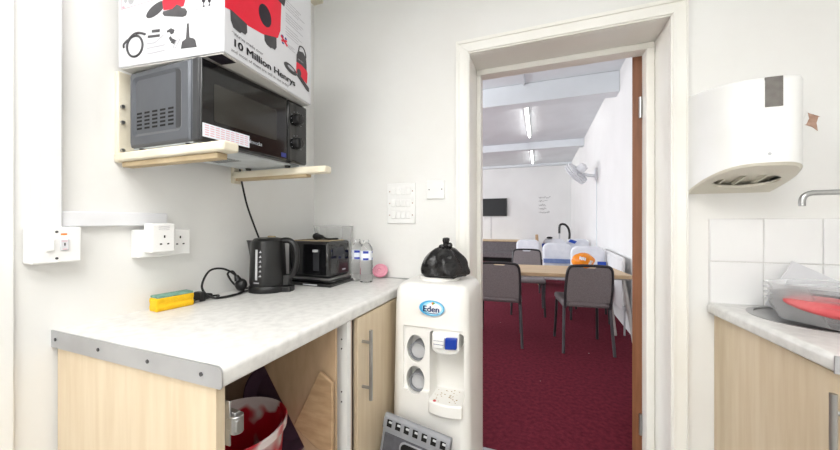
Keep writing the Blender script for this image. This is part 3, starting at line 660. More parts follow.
# ================================================================ WATER COOLER
wc = empty('water_cooler', (.785, 1.25, 0), 'tall white plastic water cooler with a blue tap beside the doorway', 'water cooler')
CX, YF = .758, 1.10
def plan(hw, hd, r, bulge): # rounded plan with convex front
    P = []
    for x, y in rrect(2*hw, 2*hd, r, 6):
        if y < 0: y -= bulge*(1-(x/hw)**2)
        P.append((CX+x, 1.258+y))
    return P
m = MB(); R = []
for z, hw, hd, r in ((0, .150, .145, .03), (.02, .154, .149, .035), (.40, .152, .148, .035), (.86, .144, .142, .035), (.905, .142, .139, .037), (.927, .134, .130, .036), (.938, .12, .115, .034), (.941, .10, .095, .03)):
    R.append([m.v((x, y, z)) for x, y in plan(hw, hd, r, .012)])
m.skin(R); body = m.build('body', 'cooler', wc)
inv = WM[wc.name]
def ov(cx, cz, a, b, y0, y1, n=28, dz=0):
    m = MB(); q = [(cx+a*math.cos(2*math.pi*i/n), y0, cz+b*math.sin(2*math.pi*i/n)) for i in range(n)]
    m.prism(q, (0, y1-y0, dz)); return m.build('cutter', 'cooler', wc)
def bxc(*a, bevel=.01):
    return MB().box(*a).build('cutter', 'cooler', wc, bevel=bevel, seg=3)
cutters = [bxc(.658, .892, 1.05, 1.117, .546, .784, bevel=.007), bxc(.760, .888, 1.05, 1.205, .522, .772, bevel=.012), ov(.706, .698, .036, .051, 1.05, 1.17), ov(.704, .582, .036, .051, 1.05, 1.17)]
cut(body, cutters)
for cz in (.698, .582):
    m = MB(); c = (.711, 1.166, cz-.012); m.lathe([(.030, 0), (.034, .0), (.034, .045), (.030, .045), (.030, .012)], c, axis=(0, -1, 0), n=28); rg = m.build('cup_holder', 'grey', wc)
    m = MB(); m.lathe([(.002, .0), (.030, .0), (.030, .032), (.027, .036), (.002, .036)], c, axis=(0, -1, 0), n=28); tag(m.build('cup_disc', 'lgplastic', rg), 'pale grey disc inside the cup holder')
m = MB(); m.prism([(.772, 1.105, .770), (.872, 1.105, .776), (.872, 1.105, .714), (.862, 1.105, .70), (.83, 1.105, .694), (.795, 1.105, .694), (.776, 1.105, .704), (.772, 1.105, .716)], (0, .09, 0)); tp = m.build('tap_housing', 'white', wc, bevel=.006, seg=3)
m = MB(); m.prism([(.825, 1.092, .758), (.868, 1.092, .762), (.866, 1.092, .722), (.824, 1.092, .718)], (0, .02, 0)); tag(m.build('tap_lever', 'tapblue', tp, bevel=.004), 'blue cold water lever')
m = MB(); m.prism([(.782, 1.092, .756), (.822, 1.092, .758), (.821, 1.092, .720), (.781, 1.092, .717)], (0, .02, 0)); l2 = m.build('tap_lever', 'white', tp, bevel=.004)
m = MB(); m.box(.783, .820, 1.0915, 1.0925, .733, .7345); m.box(.783, .820, 1.0915, 1.0925, .746, .747); m.build('lever_marking', 'blueprint', l2)
m = MB(); P = [(.757, 1.094, .0)]
tray = MB(); q = []
for i in range(9):
    x = .762+.125*i/8; q.append((x, 1.093-.012*(1-((x-.8245)/.0625)**2), 0))
for z0, z1 in ((.482, .528),):
    tray.prism([(x, y, z0) for x, y, _ in q]+[(.885, 1.20, z0), (.764, 1.20, z0)], (0, 0, z1-z0))
tray.build('drip_tray', 'cooler', wc, bevel=.006, seg=3)
m = MB(); m.lathe([(.0001, 0), (.006, 0), (.006, .001), (.0001, .001)], (.785, 1.098, .5275), n=16); tag(m.build('indicator', 'redspot', wc), 'red spot at the front of the tray')
m = MB()
for k in range(34):
    x = .772+.1*random.random(); y = 1.10+.09*random.random(); r = .0008+.0014*random.random()
    m.ball((x, y, .5285), (r*1.8, r, r*.6), 6, 4)
m.use; tag(m.build('crumbs', 'raw', wc), 'brown crumbs on the drip tray', kind='stuff')
m = MB(); m.lathe([(.082, .938), (.084, .95), (.078, .954), (.07, .953), (.066, .942)], (CX, 1.255, 0), n=36); m.build('bottle_collar', 'cooler', wc)
# logo
def el3(cx, cz, a, b, y, n=36): return [(cx+a*math.cos(2*math.pi*i/n), y, cz+b*math.sin(2*math.pi*i/n)) for i in range(n)]
YL = 1.1045
def disc(cx, cz, a, b, y, mt_, nm, par): m = MB(); m.prism(el3(cx, cz, a, b, y), (0, .004, 0)); return m.build(nm, mt_, par)
lg = disc(.773, .858, .0475, .0275, YL-.004, 'bluepale', 'oval_logo', wc)
disc(.777, .858, .040, .0245, YL-.0044, 'bluelite', 'logo_inner', lg); disc(.780, .859, .031, .019, YL-.0048, 'label', 'logo_centre', lg)
text('Eden', .021, 'navy', (.7395, YL-.0045, .8455), (1, 0, 0), (0, 0, 1), 'lettering', lg, width=.062, bold=.05)
m = MB(); m.prism([(.772, YL-.0052, .879), (.780, YL-.0052, .881), (.777, YL-.0052, .870)], (0, .001, 0)); m.build('logo_mark', 'orange', lg)
m = MB(); m.prism([(.780, YL-.0052, .881), (.787, YL-.0052, .878), (.777, YL-.0052, .870)], (0, .001, 0)); m.build('logo_mark', 'leafgreen', lg)
m = MB(); m.box(.748, .80, YL-.0052, YL-.004, .839, .841); m.build('logo_small_print', 'navy', lg)
# black bag on the cooler
BX = .776
m = MB(); n, mm = 56, 24; R = []
for j in range(mm+1):
    t = j/mm; z = .955+.115*t
    rad = .082+.014*math.sin(math.pi*min(1, t*1.25)) if t < .35 else .0
    base = (1-max(0, (t-.12)/.88)**2.0)
    ring = []
    for i in range(n):
        a = 2*math.pi*i/n
        r = .090*math.sqrt(max(.012, base))*(1 if t > .06 else .90)
        fold = 1+.10*t*math.sin(a*9+3*t)+.06*math.sin(a*5+1)+.05*noise.noise((math.cos(a)*2, math.sin(a)*2, t*4))*1.5
        ring.append(m.v((BX+r*fold*math.cos(a)*1.05, 1.255+r*fold*math.sin(a)*.95, z+.006*noise.noise((math.cos(a)*3, math.sin(a)*3, 5+t*3)))))
    R.append(ring)
m.skin(R); bg = m.build('bin_bag', 'bag', None, angle=60); tag(bg, 'small knotted black bin bag sitting on top of the water cooler', 'bag')
m = MB(); R = []
for z, r in ((1.060, .018), (1.074, .011), (1.084, .010), (1.094, .013), (1.104, .012), (1.107, .006)):
    R.append([m.v((BX+.008+r*(1+.25*math.sin(5*a+z*90))*math.cos(a), 1.255+r*(1+.25*math.sin(4*a+z*70))*math.sin(a), z)) for a in [2*math.pi*i/22 for i in range(22)]])
m.skin(R); m.ball((BX+.024, 1.25, 1.076), (.012, .011, .012)); m.ball((BX-.008, 1.25, 1.07), (.014, .012, .01)); m.build('knot', 'bag', bg)
# folded step stool leaning on the cooler
st = empty('folding_step', (.745, 1.0, 0), 'grey plastic folded step stool leaning against the foot of the water cooler', 'step stool')
A = Vector((.618, 1.035, .482)); B = Vector((.868, 1.022, .452)); ux = (B-A).normalized(); uz = Vector((-.02, .1, .99)); uz = (uz-ux*uz.dot(ux)).normalized(); uy = uz.cross(ux); FM = Matrix((ux, uy, uz)).transposed().to_4x4(); FM.translation = A
def ft(x, y, z): return FM @ Vector((x, y, z))
def fb(m, *a): return m.box(*a, mtx=FM)
m = MB(); fb(m, 0, .25, 0, .03, -.46, -.012); m.build('panel', 'grey', st, bevel=.006, seg=3)
m = MB(); m.cyl(ft(0, .012, -.012), ft(.25, .012, -.012), .014, n=16); fb(m, 0, .25, -.003, .028, -.045, -.012)
rail = m.build('hinge_rail', 'grey', st, bevel=.002)
m = MB()
for k in range(7):
    x = .018+k*.0335; fb(m, x-.002, x+.017, -.0042, .004, -.036, -.012)
m.build('hinge_gap', 'dark', rail)
m = MB()
for k in range(7):
    x = .018+k*.0335; m.cyl(ft(x+.006, -.003, -.019), ft(x+.017, -.003, -.019), .0042, n=10)
m.build('hinge_loop', 'lgplastic', rail)
m = MB(); fb(m, .012, .238, -.004, .002, -.44, -.058); gm = m.build('grip_mat', 'dgplastic', st, bevel=.002)
m = MB()
for j in range(9):
    for k in range(6):
        x = .018+k*.037+(j % 2)*.012; z = -.435+j*.041
        if abs(x+.016-.125) < .065 and z > -.13: continue
        fb(m, x, min(x+.033, .235), -.0052, -.004, z, z+.036)
m.build('grip_pad', 'dgplastic', gm, bevel=.001)
m = MB(); P = [(x, z) for x, z in rrect(.085, .034, .0165, 6)]
ringf = [ft(.125+x*1.16, -.007, -.085+z*1.3) for x, z in P]; m.prism(ringf, uy*.006); hg = m.build('handle_rim', 'grey', st, bevel=.0015)
m = MB(); m.prism([ft(.125+x, -.0078, -.085+z) for x, z in P], uy*.002); m.build('handle_slot', 'dark', hg)

# ================================================================ SWITCH PLATES ON THE BACK WALL
sw = empty('switch_panel', (.515, 1.42, 1.26), 'large white switch plate with three rows of switches', 'switch')
MB().box(.441, .589, 1.4095, 1.4205, 1.163, 1.356).build('plate', 'white', sw, bevel=.003)
for r in range(3):
    z = 1.203+r*.057
    for k in range(4): MB().box(.466+k*.0255, .4885+k*.0255, 1.4055, 1.41, z-.017, z+.017).build('rocker', 'white', sw, bevel=.002)
    m = MB(); m.cyl((.456, 1.4095, z), (.456, 1.4088, z), .003, n=10); m.cyl((.575, 1.4095, z), (.575, 1.4088, z), .003, n=10); m.build('screw', 'redspot' if 0 else 'plaster', sw)
bp = empty('blanking_plate', (.688, 1.42, 1.32), 'small square white blank plate with two screws beside the doorway', 'plate')
MB().box(.645, .732, 1.410, 1.4205, 1.277, 1.361).build('plate', 'white', bp, bevel=.003)
m = MB(); m.cyl((.658, 1.410, 1.320), (.658, 1.4092, 1.320), .003, n=10); m.cyl((.719, 1.410, 1.320), (.719, 1.4092, 1.320), .003, n=10); m.build('screw', 'dgrey', bp)

# ================================================================ TOWEL DISPENSER
hd = empty('paper_towel_dispenser', (1.79, 1.42, 1.45), 'white curved paper towel dispenser with an oval bottom opening right of the doorway', 'dispenser')
DX, DW, DD = 1.748, .116, .23
def dplan(k=1.0, n=30):
    P = []
    for i in range(n+1):
        t = math.pi*i/n; c, s_ = math.cos(t), math.sin(t)
        P.append((DX-DW*k*math.copysign(abs(c)**.62, c), 1.42-DD*k*abs(s_)**.7))
    return P
def zbot(y): return 1.276+(1.42-y)/DD*.062
def ztop(y): return 1.616-(1.42-y)/DD*.036
m = MB(); P = dplan(); Pi = dplan(.985)
def shell(k, dz): return [(DX+(x-DX)*k, 1.42+(y-1.42)*k) for x, y in P]
m.skin([[m.v((x, y, zbot(y))) for x, y in P], [m.v((x, y, ztop(y)-.012)) for x, y in P], [m.v((x, y, ztop(y)-.003)) for x, y in shell(.985, 0)], [m.v((x, y, ztop(y))) for x, y in shell(.95, 0)]], cap0=False)
m.keep = True
cv = m.build('cover', 'white', hd, angle=50)
m = MB(); m.skin([[m.v((x, y, zbot(y)-.006)) for x, y in dplan(.97)], [m.v((x, y, zbot(y)+.002)) for x, y in P]])
tr_ = m.build('base_tray', 'beige', hd)
def ell_c(cx, cy, a, b, n=32): return [(cx+a*math.cos(2*math.pi*i/n), cy+b*math.sin(2*math.pi*i/n)) for i in range(n)]
ct = MB(); ct.prism([(x, y, 1.2) for x, y in ell_c(DX+.002, 1.315, .082, .052)], (0, 0, .27)); ctr2 = ct.build('cutter', 'beige', hd)
cut(tr_, [ctr2])
m = MB()
m.prism([(DX-.085, y, z) for y, z in ((1.262, zbot(1.262)+.016), (1.414, zbot(1.414)+.016), (1.414, 1.44), (1.262, 1.44))], (.17, 0, 0))  # filler wedge added close above the opening so it renders pale, not black
for k in (-.05, -.005, .045):
    m.prism([(DX+k, y, z) for y, z in ((1.268, zbot(1.268)+.005), (1.38, zbot(1.38)+.004), (1.38, zbot(1.38)+.017), (1.268, zbot(1.268)+.017))], (.006, 0, 0))
m.build('guide_and_filler', 'beige', hd)
# grey sight window on the front, slightly right of the middle
def fy(x): 
    c = min(1, abs(x-DX)/DW)**(1/.62); return 1.42-DD*(max(0, 1-c*c)**.5)**.7
xs = [1.735+.038*i/6 for i in range(7)]
m = MB()
m.prism([(x, fy(x)-.002, 1.494) for x in xs]+[(x, fy(x)+.002, 1.494) for x in xs[::-1]], (0, 0, .0835));
m.build('sight_window', 'smoke', hd)
m = MB(); m.cyl((1.745, fy(1.745)+.001, 1.362), (1.745, fy(1.745)-.001, 1.362), .004, n=14); m.build('lock', 'lgplastic', hd)
m = MB(); m.box(1.634, 1.64, 1.395, 1.42, 1.272, 1.614); m.build('back_plate', 'beige', hd, bevel=.001)
sd_ = empty('soap_dispenser', (2.08, 1.42, 1.36), 'rounded white soap dispenser at the right edge of the back wall', 'dispenser')
MB().box(2.03, 2.13, 1.335, 1.4205, 1.295, 1.44).build('body', 'white', sd_, bevel=.025, seg=4)
MB().box(2.05, 2.11, 1.35, 1.40, 1.28, 1.296).build('push_lever', 'lgplastic', sd_, bevel=.004)

# ================================================================ SINK RUN
ZT = .888
m = MB(); r = []
def rw(x_off, z): return [(1.690+x_off, 1.409, z), (1.721+x_off, .938, z)]
prof = [(z, x) for x, z in roll(0, ZT, .036, -1)]
A_ = []; B_ = []
for z, x in prof:
    p, q = rw(x, z); A_.append(m.v(p)); B_.append(m.v(q))
A_ += [m.v((2.30, 1.409, ZT-.036)), m.v((2.30, 1.409, ZT))]; B_ += [m.v((2.30, .938, ZT-.036)), m.v((2.30, .938, ZT))]
n = len(A_)
for i in range(n): m.face([A_[i], A_[(i+1) % n], B_[(i+1) % n], B_[i]])
m.face(A_[::-1]); m.face(B_)
w2 = m.build('worktop', 'worktop')
SX, SY, SR = 1.886, 1.268, .128
c_ = MB(); c_.cyl((SX, SY, .7), (SX, SY, 1.0), SR, n=48); cut(w2, [c_.build('cutter', 'worktop')])
tag(w2, 'short white marbled worktop holding the round sink on the right', 'worktop')
m = MB(); m.box(1.719, 2.30, .935, .938, ZT-.037, ZT+.001); m.build('end_strip', 'alu', w2)
m = MB(); m.lathe([(.142, .0), (.143, .002), (.126, .0035), (.122, -.004), (.117, -.12), (.10, -.135), (.03, -.14), (.003, -.14), (.003, -.142), (.103, -.138), (.120, -.12), (.125, -.003)], (SX, SY, ZT+.0002), n=48)
sk = m.build('sink', 'steel'); tag(sk, 'round stainless steel sink bowl let into the right worktop', 'sink')
m = MB(); m.lathe([(.022, -.1395), (.022, -.137), (.016, -.136), (.003, -.138)], (SX, SY, ZT), n=24); m.build('drain', 'dgrey', sk)
c2 = empty('base_cabinet', (2.0, 1.16, 0), 'pale wood base cabinet below the sink on the right', 'cabinet')
m = MB(); m.prism([(1.732, 1.415, .14), (1.757, .956, .14), (2.295, .956, .14), (2.295, 1.415, .14)], (0, 0, .55)); m.build('carcass', 'maple', c2)
m = MB(); m.box(1.757, 2.295, .94, .955, .14, .85); m.build('end_panel', 'maple', c2)
m = MB(); m.prism([(1.7125, 1.418, .145), (1.737, .925, .145), (1.7545, .926, .145), (1.73, 1.418, .145)], (0, 0, .70)); d = m.build('door', 'maple', c2, bevel=.0015)
m = MB(); m.prism([(1.735, 1.415, .845), (1.755, .935, .845), (1.775, .935, .845), (1.755, 1.415, .845)], (0, 0, .006)); m.build('rail', 'carcass', c2)
m = MB(); m.cyl((1.7125, .928, .575), (1.7125, .928, .812), .006); m.cyl((1.7125, .93, .617), (1.738, .93, .617), .005); m.cyl((1.7125, .93, .772), (1.738, .93, .772), .005)
tag(m.build('handle', 'steel', d), 'brushed steel bar handle')
m = MB(); m.prism([(1.80, 1.40, 0), (1.81, .96, 0), (2.29, .96, 0), (2.29, 1.40, 0)], (0, 0, .14)); m.build('plinth', 'maple', c2)
# tap on the right wall
tpp = empty('wall_tap', (2.30, 1.2, 1.25), 'chrome wall tap with a long spout reaching over the sink', 'tap')
m = MB(); m.tube([(1.818, 1.2, 1.214), (1.818, 1.2, 1.23), (1.823, 1.2, 1.242), (1.836, 1.2, 1.249), (1.86, 1.2, 1.25), (2.0, 1.2, 1.252), (2.27, 1.2, 1.255)], .0072, n=12); m.build('spout', 'steel', tpp)
m = MB(); m.cyl((2.255, 1.2, 1.255), (2.30, 1.2, 1.255), .025, n=20); m.cyl((2.27, 1.2, 1.255), (2.27, 1.2, 1.30), .012); m.cyl((2.27, 1.17, 1.30), (2.27, 1.23, 1.30), .009); m.build('valve', 'steel', tpp)
# clear trays in the sink
def tray_mesh(k):
    m = MB(); mt = Matrix.Translation((1.884, 1.20, ZT+.006+k*.016)) @ Matrix.Rotation(math.radians(20), 4, 'Z') @ Matrix.Rotation(math.radians(-4), 4, 'X') @ Matrix.Rotation(math.radians(-3), 4, 'Y')
    a = rrect(.120, .23, .055, 7); b = rrect(.155, .27, .07, 7); c = rrect(.166, .282, .074, 7)
    def rg(P, z, s=1): return [m.v(mt @ Vector((x*s, y*s, z))) for x, y in P]
    m.skin([rg(a, 0), rg(b, .055), rg(c, .058), rg(c, .0595), rg(b, .057, .99), rg(a, .0015, .985)]); return m
for k, lb in enumerate(('lowest clear plastic tray of the stack in the sink', 'second clear plastic tray from the bottom of the stack in the sink', 'third clear plastic tray from the bottom of the stack in the sink', 'topmost clear plastic tray of the stack in the sink')):
    tag(tray_mesh(k).build('plastic_tray', 'petlid', angle=50), lb, 'tray', 'clear trays stacked in the sink')
M['redcloth'] = mat('red_cloth', (198, 62, 70), .8, c2=(214, 112, 114), scale=14, bump=.6, bscale=40)
m = MB(); mt = Matrix.Translation((1.860, 1.165, ZT+.056)) @ Matrix.Rotation(math.radians(20), 4, 'Z')
R = []
for j in range(13):
    t = math.pi*j/12; R.append([m.v(mt @ Vector((.060*(.1+math.sin(t))*(1+.12*math.sin(3*a+j))*math.cos(a)*.9, .105*(.1+math.sin(t))*(1+.10*math.sin(4*a+j*.7))*math.sin(a)*.9, -.024*math.cos(t)))) for a in [2*math.pi*i/28 for i in range(28)]])
m.skin(R); tag(m.build('red_cloth', 'redcloth', angle=70), 'crumpled red cloth bundled among the clear trays in the sink', 'cloth')
u = Vector((.102, 0, -.056)).normalized(); v_ = Vector((-.056, 0, -.102)).normalized()
p0 = Vector((1.893, 1.372, 1.046))
m = MB(); m.prism([p0, p0+u*.15, p0+u*.15+v_*.16+Vector((0, -.02, 0)), p0+v_*.16+Vector((0, -.02, 0))], (0, .003, .001)); tag(m.build('white_card', 'card'), 'plain white card propped tilted against the tiles behind the clear trays', 'card')

# ================================================================ HALL
# fluorescent fittings
for y0, lb in ((5.05, 'ceiling strip light nearest the doorway'), (8.15, 'ceiling strip light at the far end of the hall')):
    e = empty('fluorescent_light', (.94, y0+.95, Zh), 'white '+lb, 'ceiling light', group='ceiling strip lights in the hall')
    MB().box(.905, .975, y0, y0+1.9, Zh-.035, Zh).build('batten_housing', 'white', e, bevel=.005)
    MB().cyl((.94, y0+.05, Zh-.056), (.94, y0+1.85, Zh-.056), .02, n=14).build('tube', 'tube', e)
    m = MB(); m.box(.922, .958, y0+.01, y0+.05, Zh-.078, Zh-.03); m.box(.922, .958, y0+1.85, y0+1.89, Zh-.078, Zh-.03); m.build('end_cap', 'lgplastic', e, bevel=.003)
# television, handwriting, bench
tv = empty('television', (-.36, 10.7, 1.65), 'black flat television mounted on the far wall of the hall', 'television')
MB().box(-.86, .14, 10.63, 10.68, 1.36, 1.935).build('bezel', 'black', tv, bevel=.006)
MB().box(-.845, .125, 10.6285, 10.631, 1.375, 1.92).build('screen', 'screen', tv)
MB().box(-.5, -.2, 10.68, 10.70, 1.5, 1.8).build('wall_mount', 'black', tv)
m = MB(); m.tube([(-.37, 10.69, 1.5), (-.365, 10.69, 1.2), (-.37, 10.69, .8), (-.368, 10.69, .64)], .006, n=6); m.build('cable', 'lgrey', tv)
m = MB(); random.seed(3)
for r in range(5):
    z = 1.93-r*.115; x = 1.09+.02*random.random(); xe = x+(.36, .26, .22, .24, .32)[r]
    pts = []
    while x < xe:
        pts.append((x, 10.697, z+random.uniform(-.03, .035))); x += random.uniform(.014, .03)
    m.tube(pts, .003, n=4, sub=3)
struct(m.build('trim_13', 'dgrey'), 'dark handwriting on the far wall')
bn = empty('wall_bench', (-2, 10.3, 0), 'long grey upholstered bench under the television', 'bench')
XB = .58
MB().box(-5, XB, 10.05, 10.7, .12, .575).build('backrest', 'bench', bn, bevel=.015)
MB().box(-5, XB, 9.62, 10.05, .12, .27).build('seat', 'bench', bn, bevel=.02)
MB().box(-5, XB-.03, 9.70, 10.7, .002, .12).build('plinth', 'dark', bn)
tag(MB().box(-5, XB+.02, 10.02, 10.7, .575, .61).build('ledge', 'tabletop', bn, bevel=.004), 'pale wooden ledge along the top')
# radiator
rd = empty('radiator', (2.0, 4.5, 0), 'white panel radiator on the right wall of the hall', 'radiator')
m = MB(); m.box(1.945, 1.965, 3.85, 5.25, .20, .80)
for k in range(34): m.box(1.938, 1.946, 3.88+k*.04, 3.905+k*.04, .24, .76)
m.build('panel', 'radiator', rd, bevel=.004)
m = MB(); m.box(1.965, XR-.001, 4.1, 4.14, .3, .7); m.box(1.965, XR-.001, 4.95, 4.99, .3, .7); m.build('wall_bracket', 'radiator', rd)
m = MB(); m.cyl((1.955, 3.83, .002), (1.955, 3.83, .26), .009, n=10); m.cyl((1.955, 3.83, .24), (1.955, 3.86, .24), .009, n=10); m.cyl((1.955, 3.83, .26), (1.955, 3.83, .30), .016, n=12); m.build('valve', 'lgplastic', rd)
# wall fan
fn = empty('wall_fan', (2.02, 5.97, 2.0), 'white oscillating fan mounted on the right wall of the hall', 'fan')
m = MB(); m.box(1.985, XR, 5.93, 6.01, 1.86, 2.06); m.build('wall_plate', 'fanw', fn, bevel=.01)
m = MB(); m.tube([(2.0, 5.97, 1.93), (1.90, 5.95, 1.94), (1.82, 5.93, 1.96)], .025, n=10); m.build('arm', 'fanw', fn)
fa = Vector((-.70, .36, -.62)).normalized(); fc_ = Vector((1.70, 5.93, 1.98))
m = MB(); m.lathe([(.02, -.20), (.065, -.18), (.075, -.08), (.05, -.04)], fc_, axis=fa, n=20); m.build('motor', 'fanw', fn)
m = MB(); x_, y_, _ = frame_from(fa)
for rr_, dd in ((.20, -.035), (.20, .035), (.205, 0), (.15, .055), (.10, .065), (.05, .07), (.15, -.055), (.10, -.06)):
    m.tube([fc_+fa*dd+(x_*math.cos(t)+y_*math.sin(t))*rr_ for t in [2*math.pi*i/32 for i in range(33)]], .004 if rr_ < .2 else .008, n=6, sub=1)
for i in range(30):
    t = 2*math.pi*i/30; e_ = x_*math.cos(t)+y_*math.sin(t)
    m.tube([fc_+fa*.07+e_*.03, fc_+fa*.06+e_*.12, fc_+fa*.035+e_*.2, fc_-fa*.035+e_*.2, fc_-fa*.055+e_*.12, fc_-fa*.06+e_*.05], .0028, n=4, sub=1)
m.build('guard', 'fanw', fn)
for k in range(3):
    a0 = 2*math.pi*k/3; m = MB(); Q_ = []
    for i in range(9):
        t = a0+(i-4)*.13; Q_.append(fc_+(x_*math.cos(t)+y_*math.sin(t))*.18+fa*(i-4)*.006)
    m.prism([fc_+(x_*math.cos(a0-.4)+y_*math.sin(a0-.4))*.03]+Q_+[fc_+(x_*math.cos(a0+.4)+y_*math.sin(a0+.4))*.03], fa*.004); m.build('blade', 'fanw', fn)
m = MB(); m.lathe([(.04, -.03), (.045, .02), (.02, .075), (.001, .08)], fc_, axis=fa, n=20); m.build('hub', 'fanw', fn)

# grey upholstered chairs
def make_chair(label):
    t = empty('stacking_chair', (0, 0, 0), label, 'chair', group='grey upholstered chairs at the table')
    MB().box(-.205, .205, -.19, .215, .405, .46).build('seat', 'fabric', t, bevel=.022, seg=4)
    for sx in (-1, 1):
        MB().tube([(sx*.19, -.165, .42), (sx*.197, -.185, .25), (sx*.207, -.222, .0)], .0125, n=10).build('leg', 'leg', t)
        MB().tube([(sx*.185, .175, .42), (sx*.19, .19, .25), (sx*.20, .215, 0)], .0125, n=10).build('leg', 'frame', t)
    m = MB(); m.tube([(-.185, -.15, .40), (-.185, .0, .405), (-.185, .17, .40)], .011, n=8); m.tube([(.185, -.15, .40), (.185, .0, .405), (.185, .17, .40)], .011, n=8); m.build('seat_frame', 'frame', t)
    def by(z): return -.185-.075*max(0, (z-.42)/.36)
    pts = [(-.186, by(.40), .40), (-.188, by(.55), .55), (-.182, by(.70), .70), (-.172, by(.755), .755), (-.148, by(.78), .780), (-.08, by(.787), .787), (0, by(.788), .788), (.08, by(.787), .787), (.148, by(.78), .780), (.172, by(.755), .755), (.182, by(.70), .70), (.188, by(.55), .55), (.186, by(.40), .40)]
    MB().tube(pts, .0125, n=10, sub=4).build('back_frame', 'frame', t)
    out = [(-.178, .455), (.178, .455), (.18, .55), (.175, .69), (.166, .748), (.142, .772), (.055, .776), (.045, .764), (-.045, .764), (-.055, .776), (-.142, .772), (-.166, .748), (-.175, .69), (-.18, .55)]
    m = MB(); m.prism([(x, by(z)-.012, z) for x, z in out], (0, .035, 0)); m.build('backrest', 'fabric', t, bevel=.006, seg=2)
    m = MB(); m.box(-.15, .15, -.2, -.185, .425, .462); m.build('back_rail', 'fabric', t, bevel=.005)
    return t
ch = make_chair('grey upholstered chair with the orange bag behind its backrest')
spots = [((1.508, 3.375), 8.4, None), ((.765, 3.31), 4, 'grey upholstered chair seen beside the water cooler, nearest the left of the table'), ((.985, 4.42), 184, 'grey upholstered chair on the far side of the table facing the kitchen')]
for i, ((x, y), a, lb) in enumerate(spots):
    o = ch if i == 0 else copy_tree(ch)
    o.location = (x, y, .002); o.rotation_euler = (0, 0, math.radians(a))
    if lb: o['label'] = lb
# table
tb = empty('folding_table', (1.2, 3.4, 0), 'long pale wood folding table with splayed grey legs in the hall', 'table')
TM = Matrix.Translation((1.906, 3.275, 0)) @ Matrix.Rotation(math.radians(7.5), 4, 'Z')
MB().box(-1.85, 0, 0, .56, .668, .70, TM).build('table_top', 'tabletop', tb, bevel=.003)
MB().box(-1.83, -.02, .02, .54, .655, .668, TM).build('under_frame', 'tableleg', tb)
for x, dx in ((-.06, .09), (-1.79, -.09)):
    for y, dy in ((.06, -.03), (.50, .03)):
        m = MB(); a = TM @ Vector((x, y, .66)); b = TM @ Vector((x+dx, y+dy, .004)); m.tube([a, b], .016, n=10, sub=1); m.build('leg', 'tableleg', tb)
# orange bag on the table
m = MB(); oc = Vector((1.545, 3.60, .78)); R = []
for j in range(15):
    t = math.pi*(j+.4)/14.8; R.append([m.v((oc.x+.105*math.sin(t)*math.cos(a)*(1+.06*math.sin(5*a+j)), oc.y+.085*math.sin(t)*math.sin(a)*(1+.06*math.sin(6*a)), oc.z-.078*math.cos(t)*(1+.05*math.sin(4*a)))) for a in [2*math.pi*i/30 for i in range(30)]])
m.skin(R); ob = m.build('carrier_bag', 'obag', angle=60); tag(ob, 'rounded orange bag with white marks on the pale wood table', 'bag')
m = MB()
for du, dv_, rot in ((-.035, .035, .3), (-.005, .03, .9), (.055, .0, .2), (.045, -.02, -.2)):
    for i in range(2):
        cx_, cz_ = oc.x+du+i*.014, oc.z+dv_-i*.006
        def surf(x, z):
            q = 1-((x-oc.x)/.105)**2-((z-oc.z)/.078)**2; return (x, oc.y-.085*math.sqrt(max(.02, q))*1.07-.002, z)
        m.prism([surf(cx_-.006, cz_-.014), surf(cx_+.006, cz_-.014), surf(cx_+.012*math.cos(rot), cz_+.014), surf(cx_-.002, cz_+.014)], (0, .012, 0))
m.build('white_mark', 'label', ob)
# white covered chairs
def make_wrapped(label):
    t = empty('covered_chair', (0, 0, 0), label, 'chair', group='chairs in white plastic covers')
    for sx in (-1, 1):
        MB().tube([(sx*.19, -.165, .40), (sx*.207, -.222, .0)], .0125, n=8, sub=1).build('leg', 'frame', t)
        MB().tube([(sx*.185, .175, .40), (sx*.20, .215, 0)], .0125, n=8, sub=1).build('leg', 'frame', t)
    MB().box(-.20, .20, -.17, .235, .37, .475).build('seat_cover', 'wrap', t, bevel=.035, seg=4)
    m = MB()
    for_out = rrect(.40, .48, .09, 6)
    m.prism([(x, -.185-.07*max(0, (z+.24)/.48), .61+z) for x, z in for_out], (0, -.07, 0)); bc = m.build('back_cover', 'wrap', t, bevel=.03, seg=4)
    return t, bc
wt_, bc = make_wrapped('white plastic covered chair with a pale blue band, right of the grey far side chair')
MB().box(-.19, .19, -.215, -.178, .56, .62).build('cover_band', 'bandpale', bc)
wrapped = [((1.355, 4.46), 182, None, 'pale')]
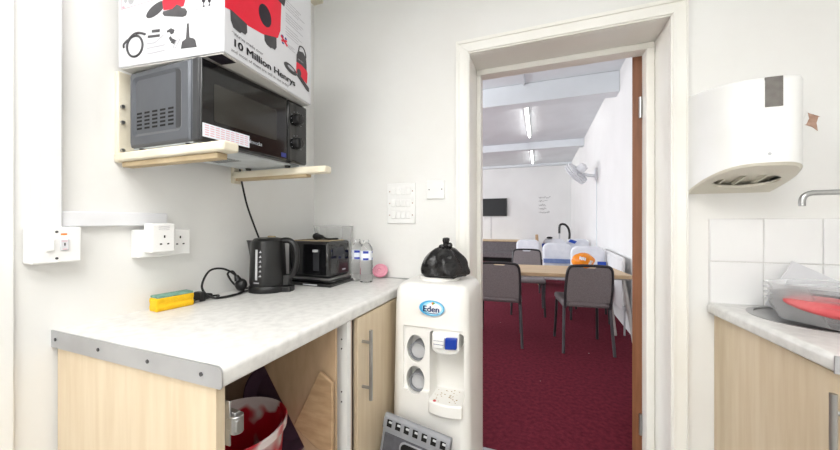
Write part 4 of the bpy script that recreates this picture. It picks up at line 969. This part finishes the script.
o = wt_; o.location = (1.385, 4.97, .002); o.rotation_euler = (0, 0, math.radians(182))
specs = [((1.70, 4.42), 176, 'white plastic covered chair behind the orange bag, with a blue band', [(-.205, -.11, .62, .665)]),
         ((.935, 5.83), 180, 'white plastic covered chair behind the grey far side chair', []),
         ((1.39, 6.32), 180, 'white plastic covered chair with blue strips and a black bag on top', [(.12, .21, .62, .70), (.16, .215, .70, .76)]),
         ((1.80, 6.40), 180, 'white plastic covered chair near the fan wall with a blue ribbon on its top', [])]
for (x, y), a, lb, bands in specs:
    t, b = make_wrapped(lb)
    for x0, x1, z0, z1 in bands: MB().box(x0, x1, -.21, -.178, z0, z1).build('cover_band', 'band', b)
    if 'ribbon' in lb:
        m = MB(); m.prism([(.02, -.29, .81), (.13, -.285, .845), (.16, -.29, .80), (.06, -.295, .765)], (0, .12, 0)); m.build('cover_band', 'band', b)
    t.location = (x, y, .002); t.rotation_euler = (0, 0, math.radians(a))
m = MB(); m.ball((1.31, 6.57, .872), (.055, .05, .022)); tag(m.build('black_pouch', 'black'), 'small black pouch lying on a white chair cover', 'pouch')
mt = Matrix.Translation((1.13, 6.5, .002)) @ Matrix.Rotation(math.radians(-3), 4, 'Y')
m = MB(); m.box(-.025, .025, -.18, .18, 0, .93, mt); tag(m.build('wooden_board', 'oak', bevel=.006), 'narrow brown wooden board standing between white covered chairs', 'board')
vh = empty('vacuum_hose', (1.6, 8.3, 0), 'black curved vacuum hose on an upright grey wand behind the white chairs', 'vacuum hose')
m = MB(); m.tube([(1.57, 8.3, .9), (1.575, 8.3, 1.06), (1.61, 8.3, 1.115), (1.69, 8.3, 1.11), (1.76, 8.3, 1.03), (1.79, 8.3, .90), (1.78, 8.3, .72), (1.74, 8.3, .4), (1.76, 8.3, .1)], .026, n=10); m.build('hose', 'black', vh)
m = MB(); m.cyl((1.57, 8.3, .04), (1.57, 8.3, 1.0), .018, n=12); m.build('wand', 'lgplastic', vh)
m = MB(); m.box(1.44, 1.70, 8.24, 8.34, .003, .05); m.build('floor_head', 'black', vh, bevel=.01)
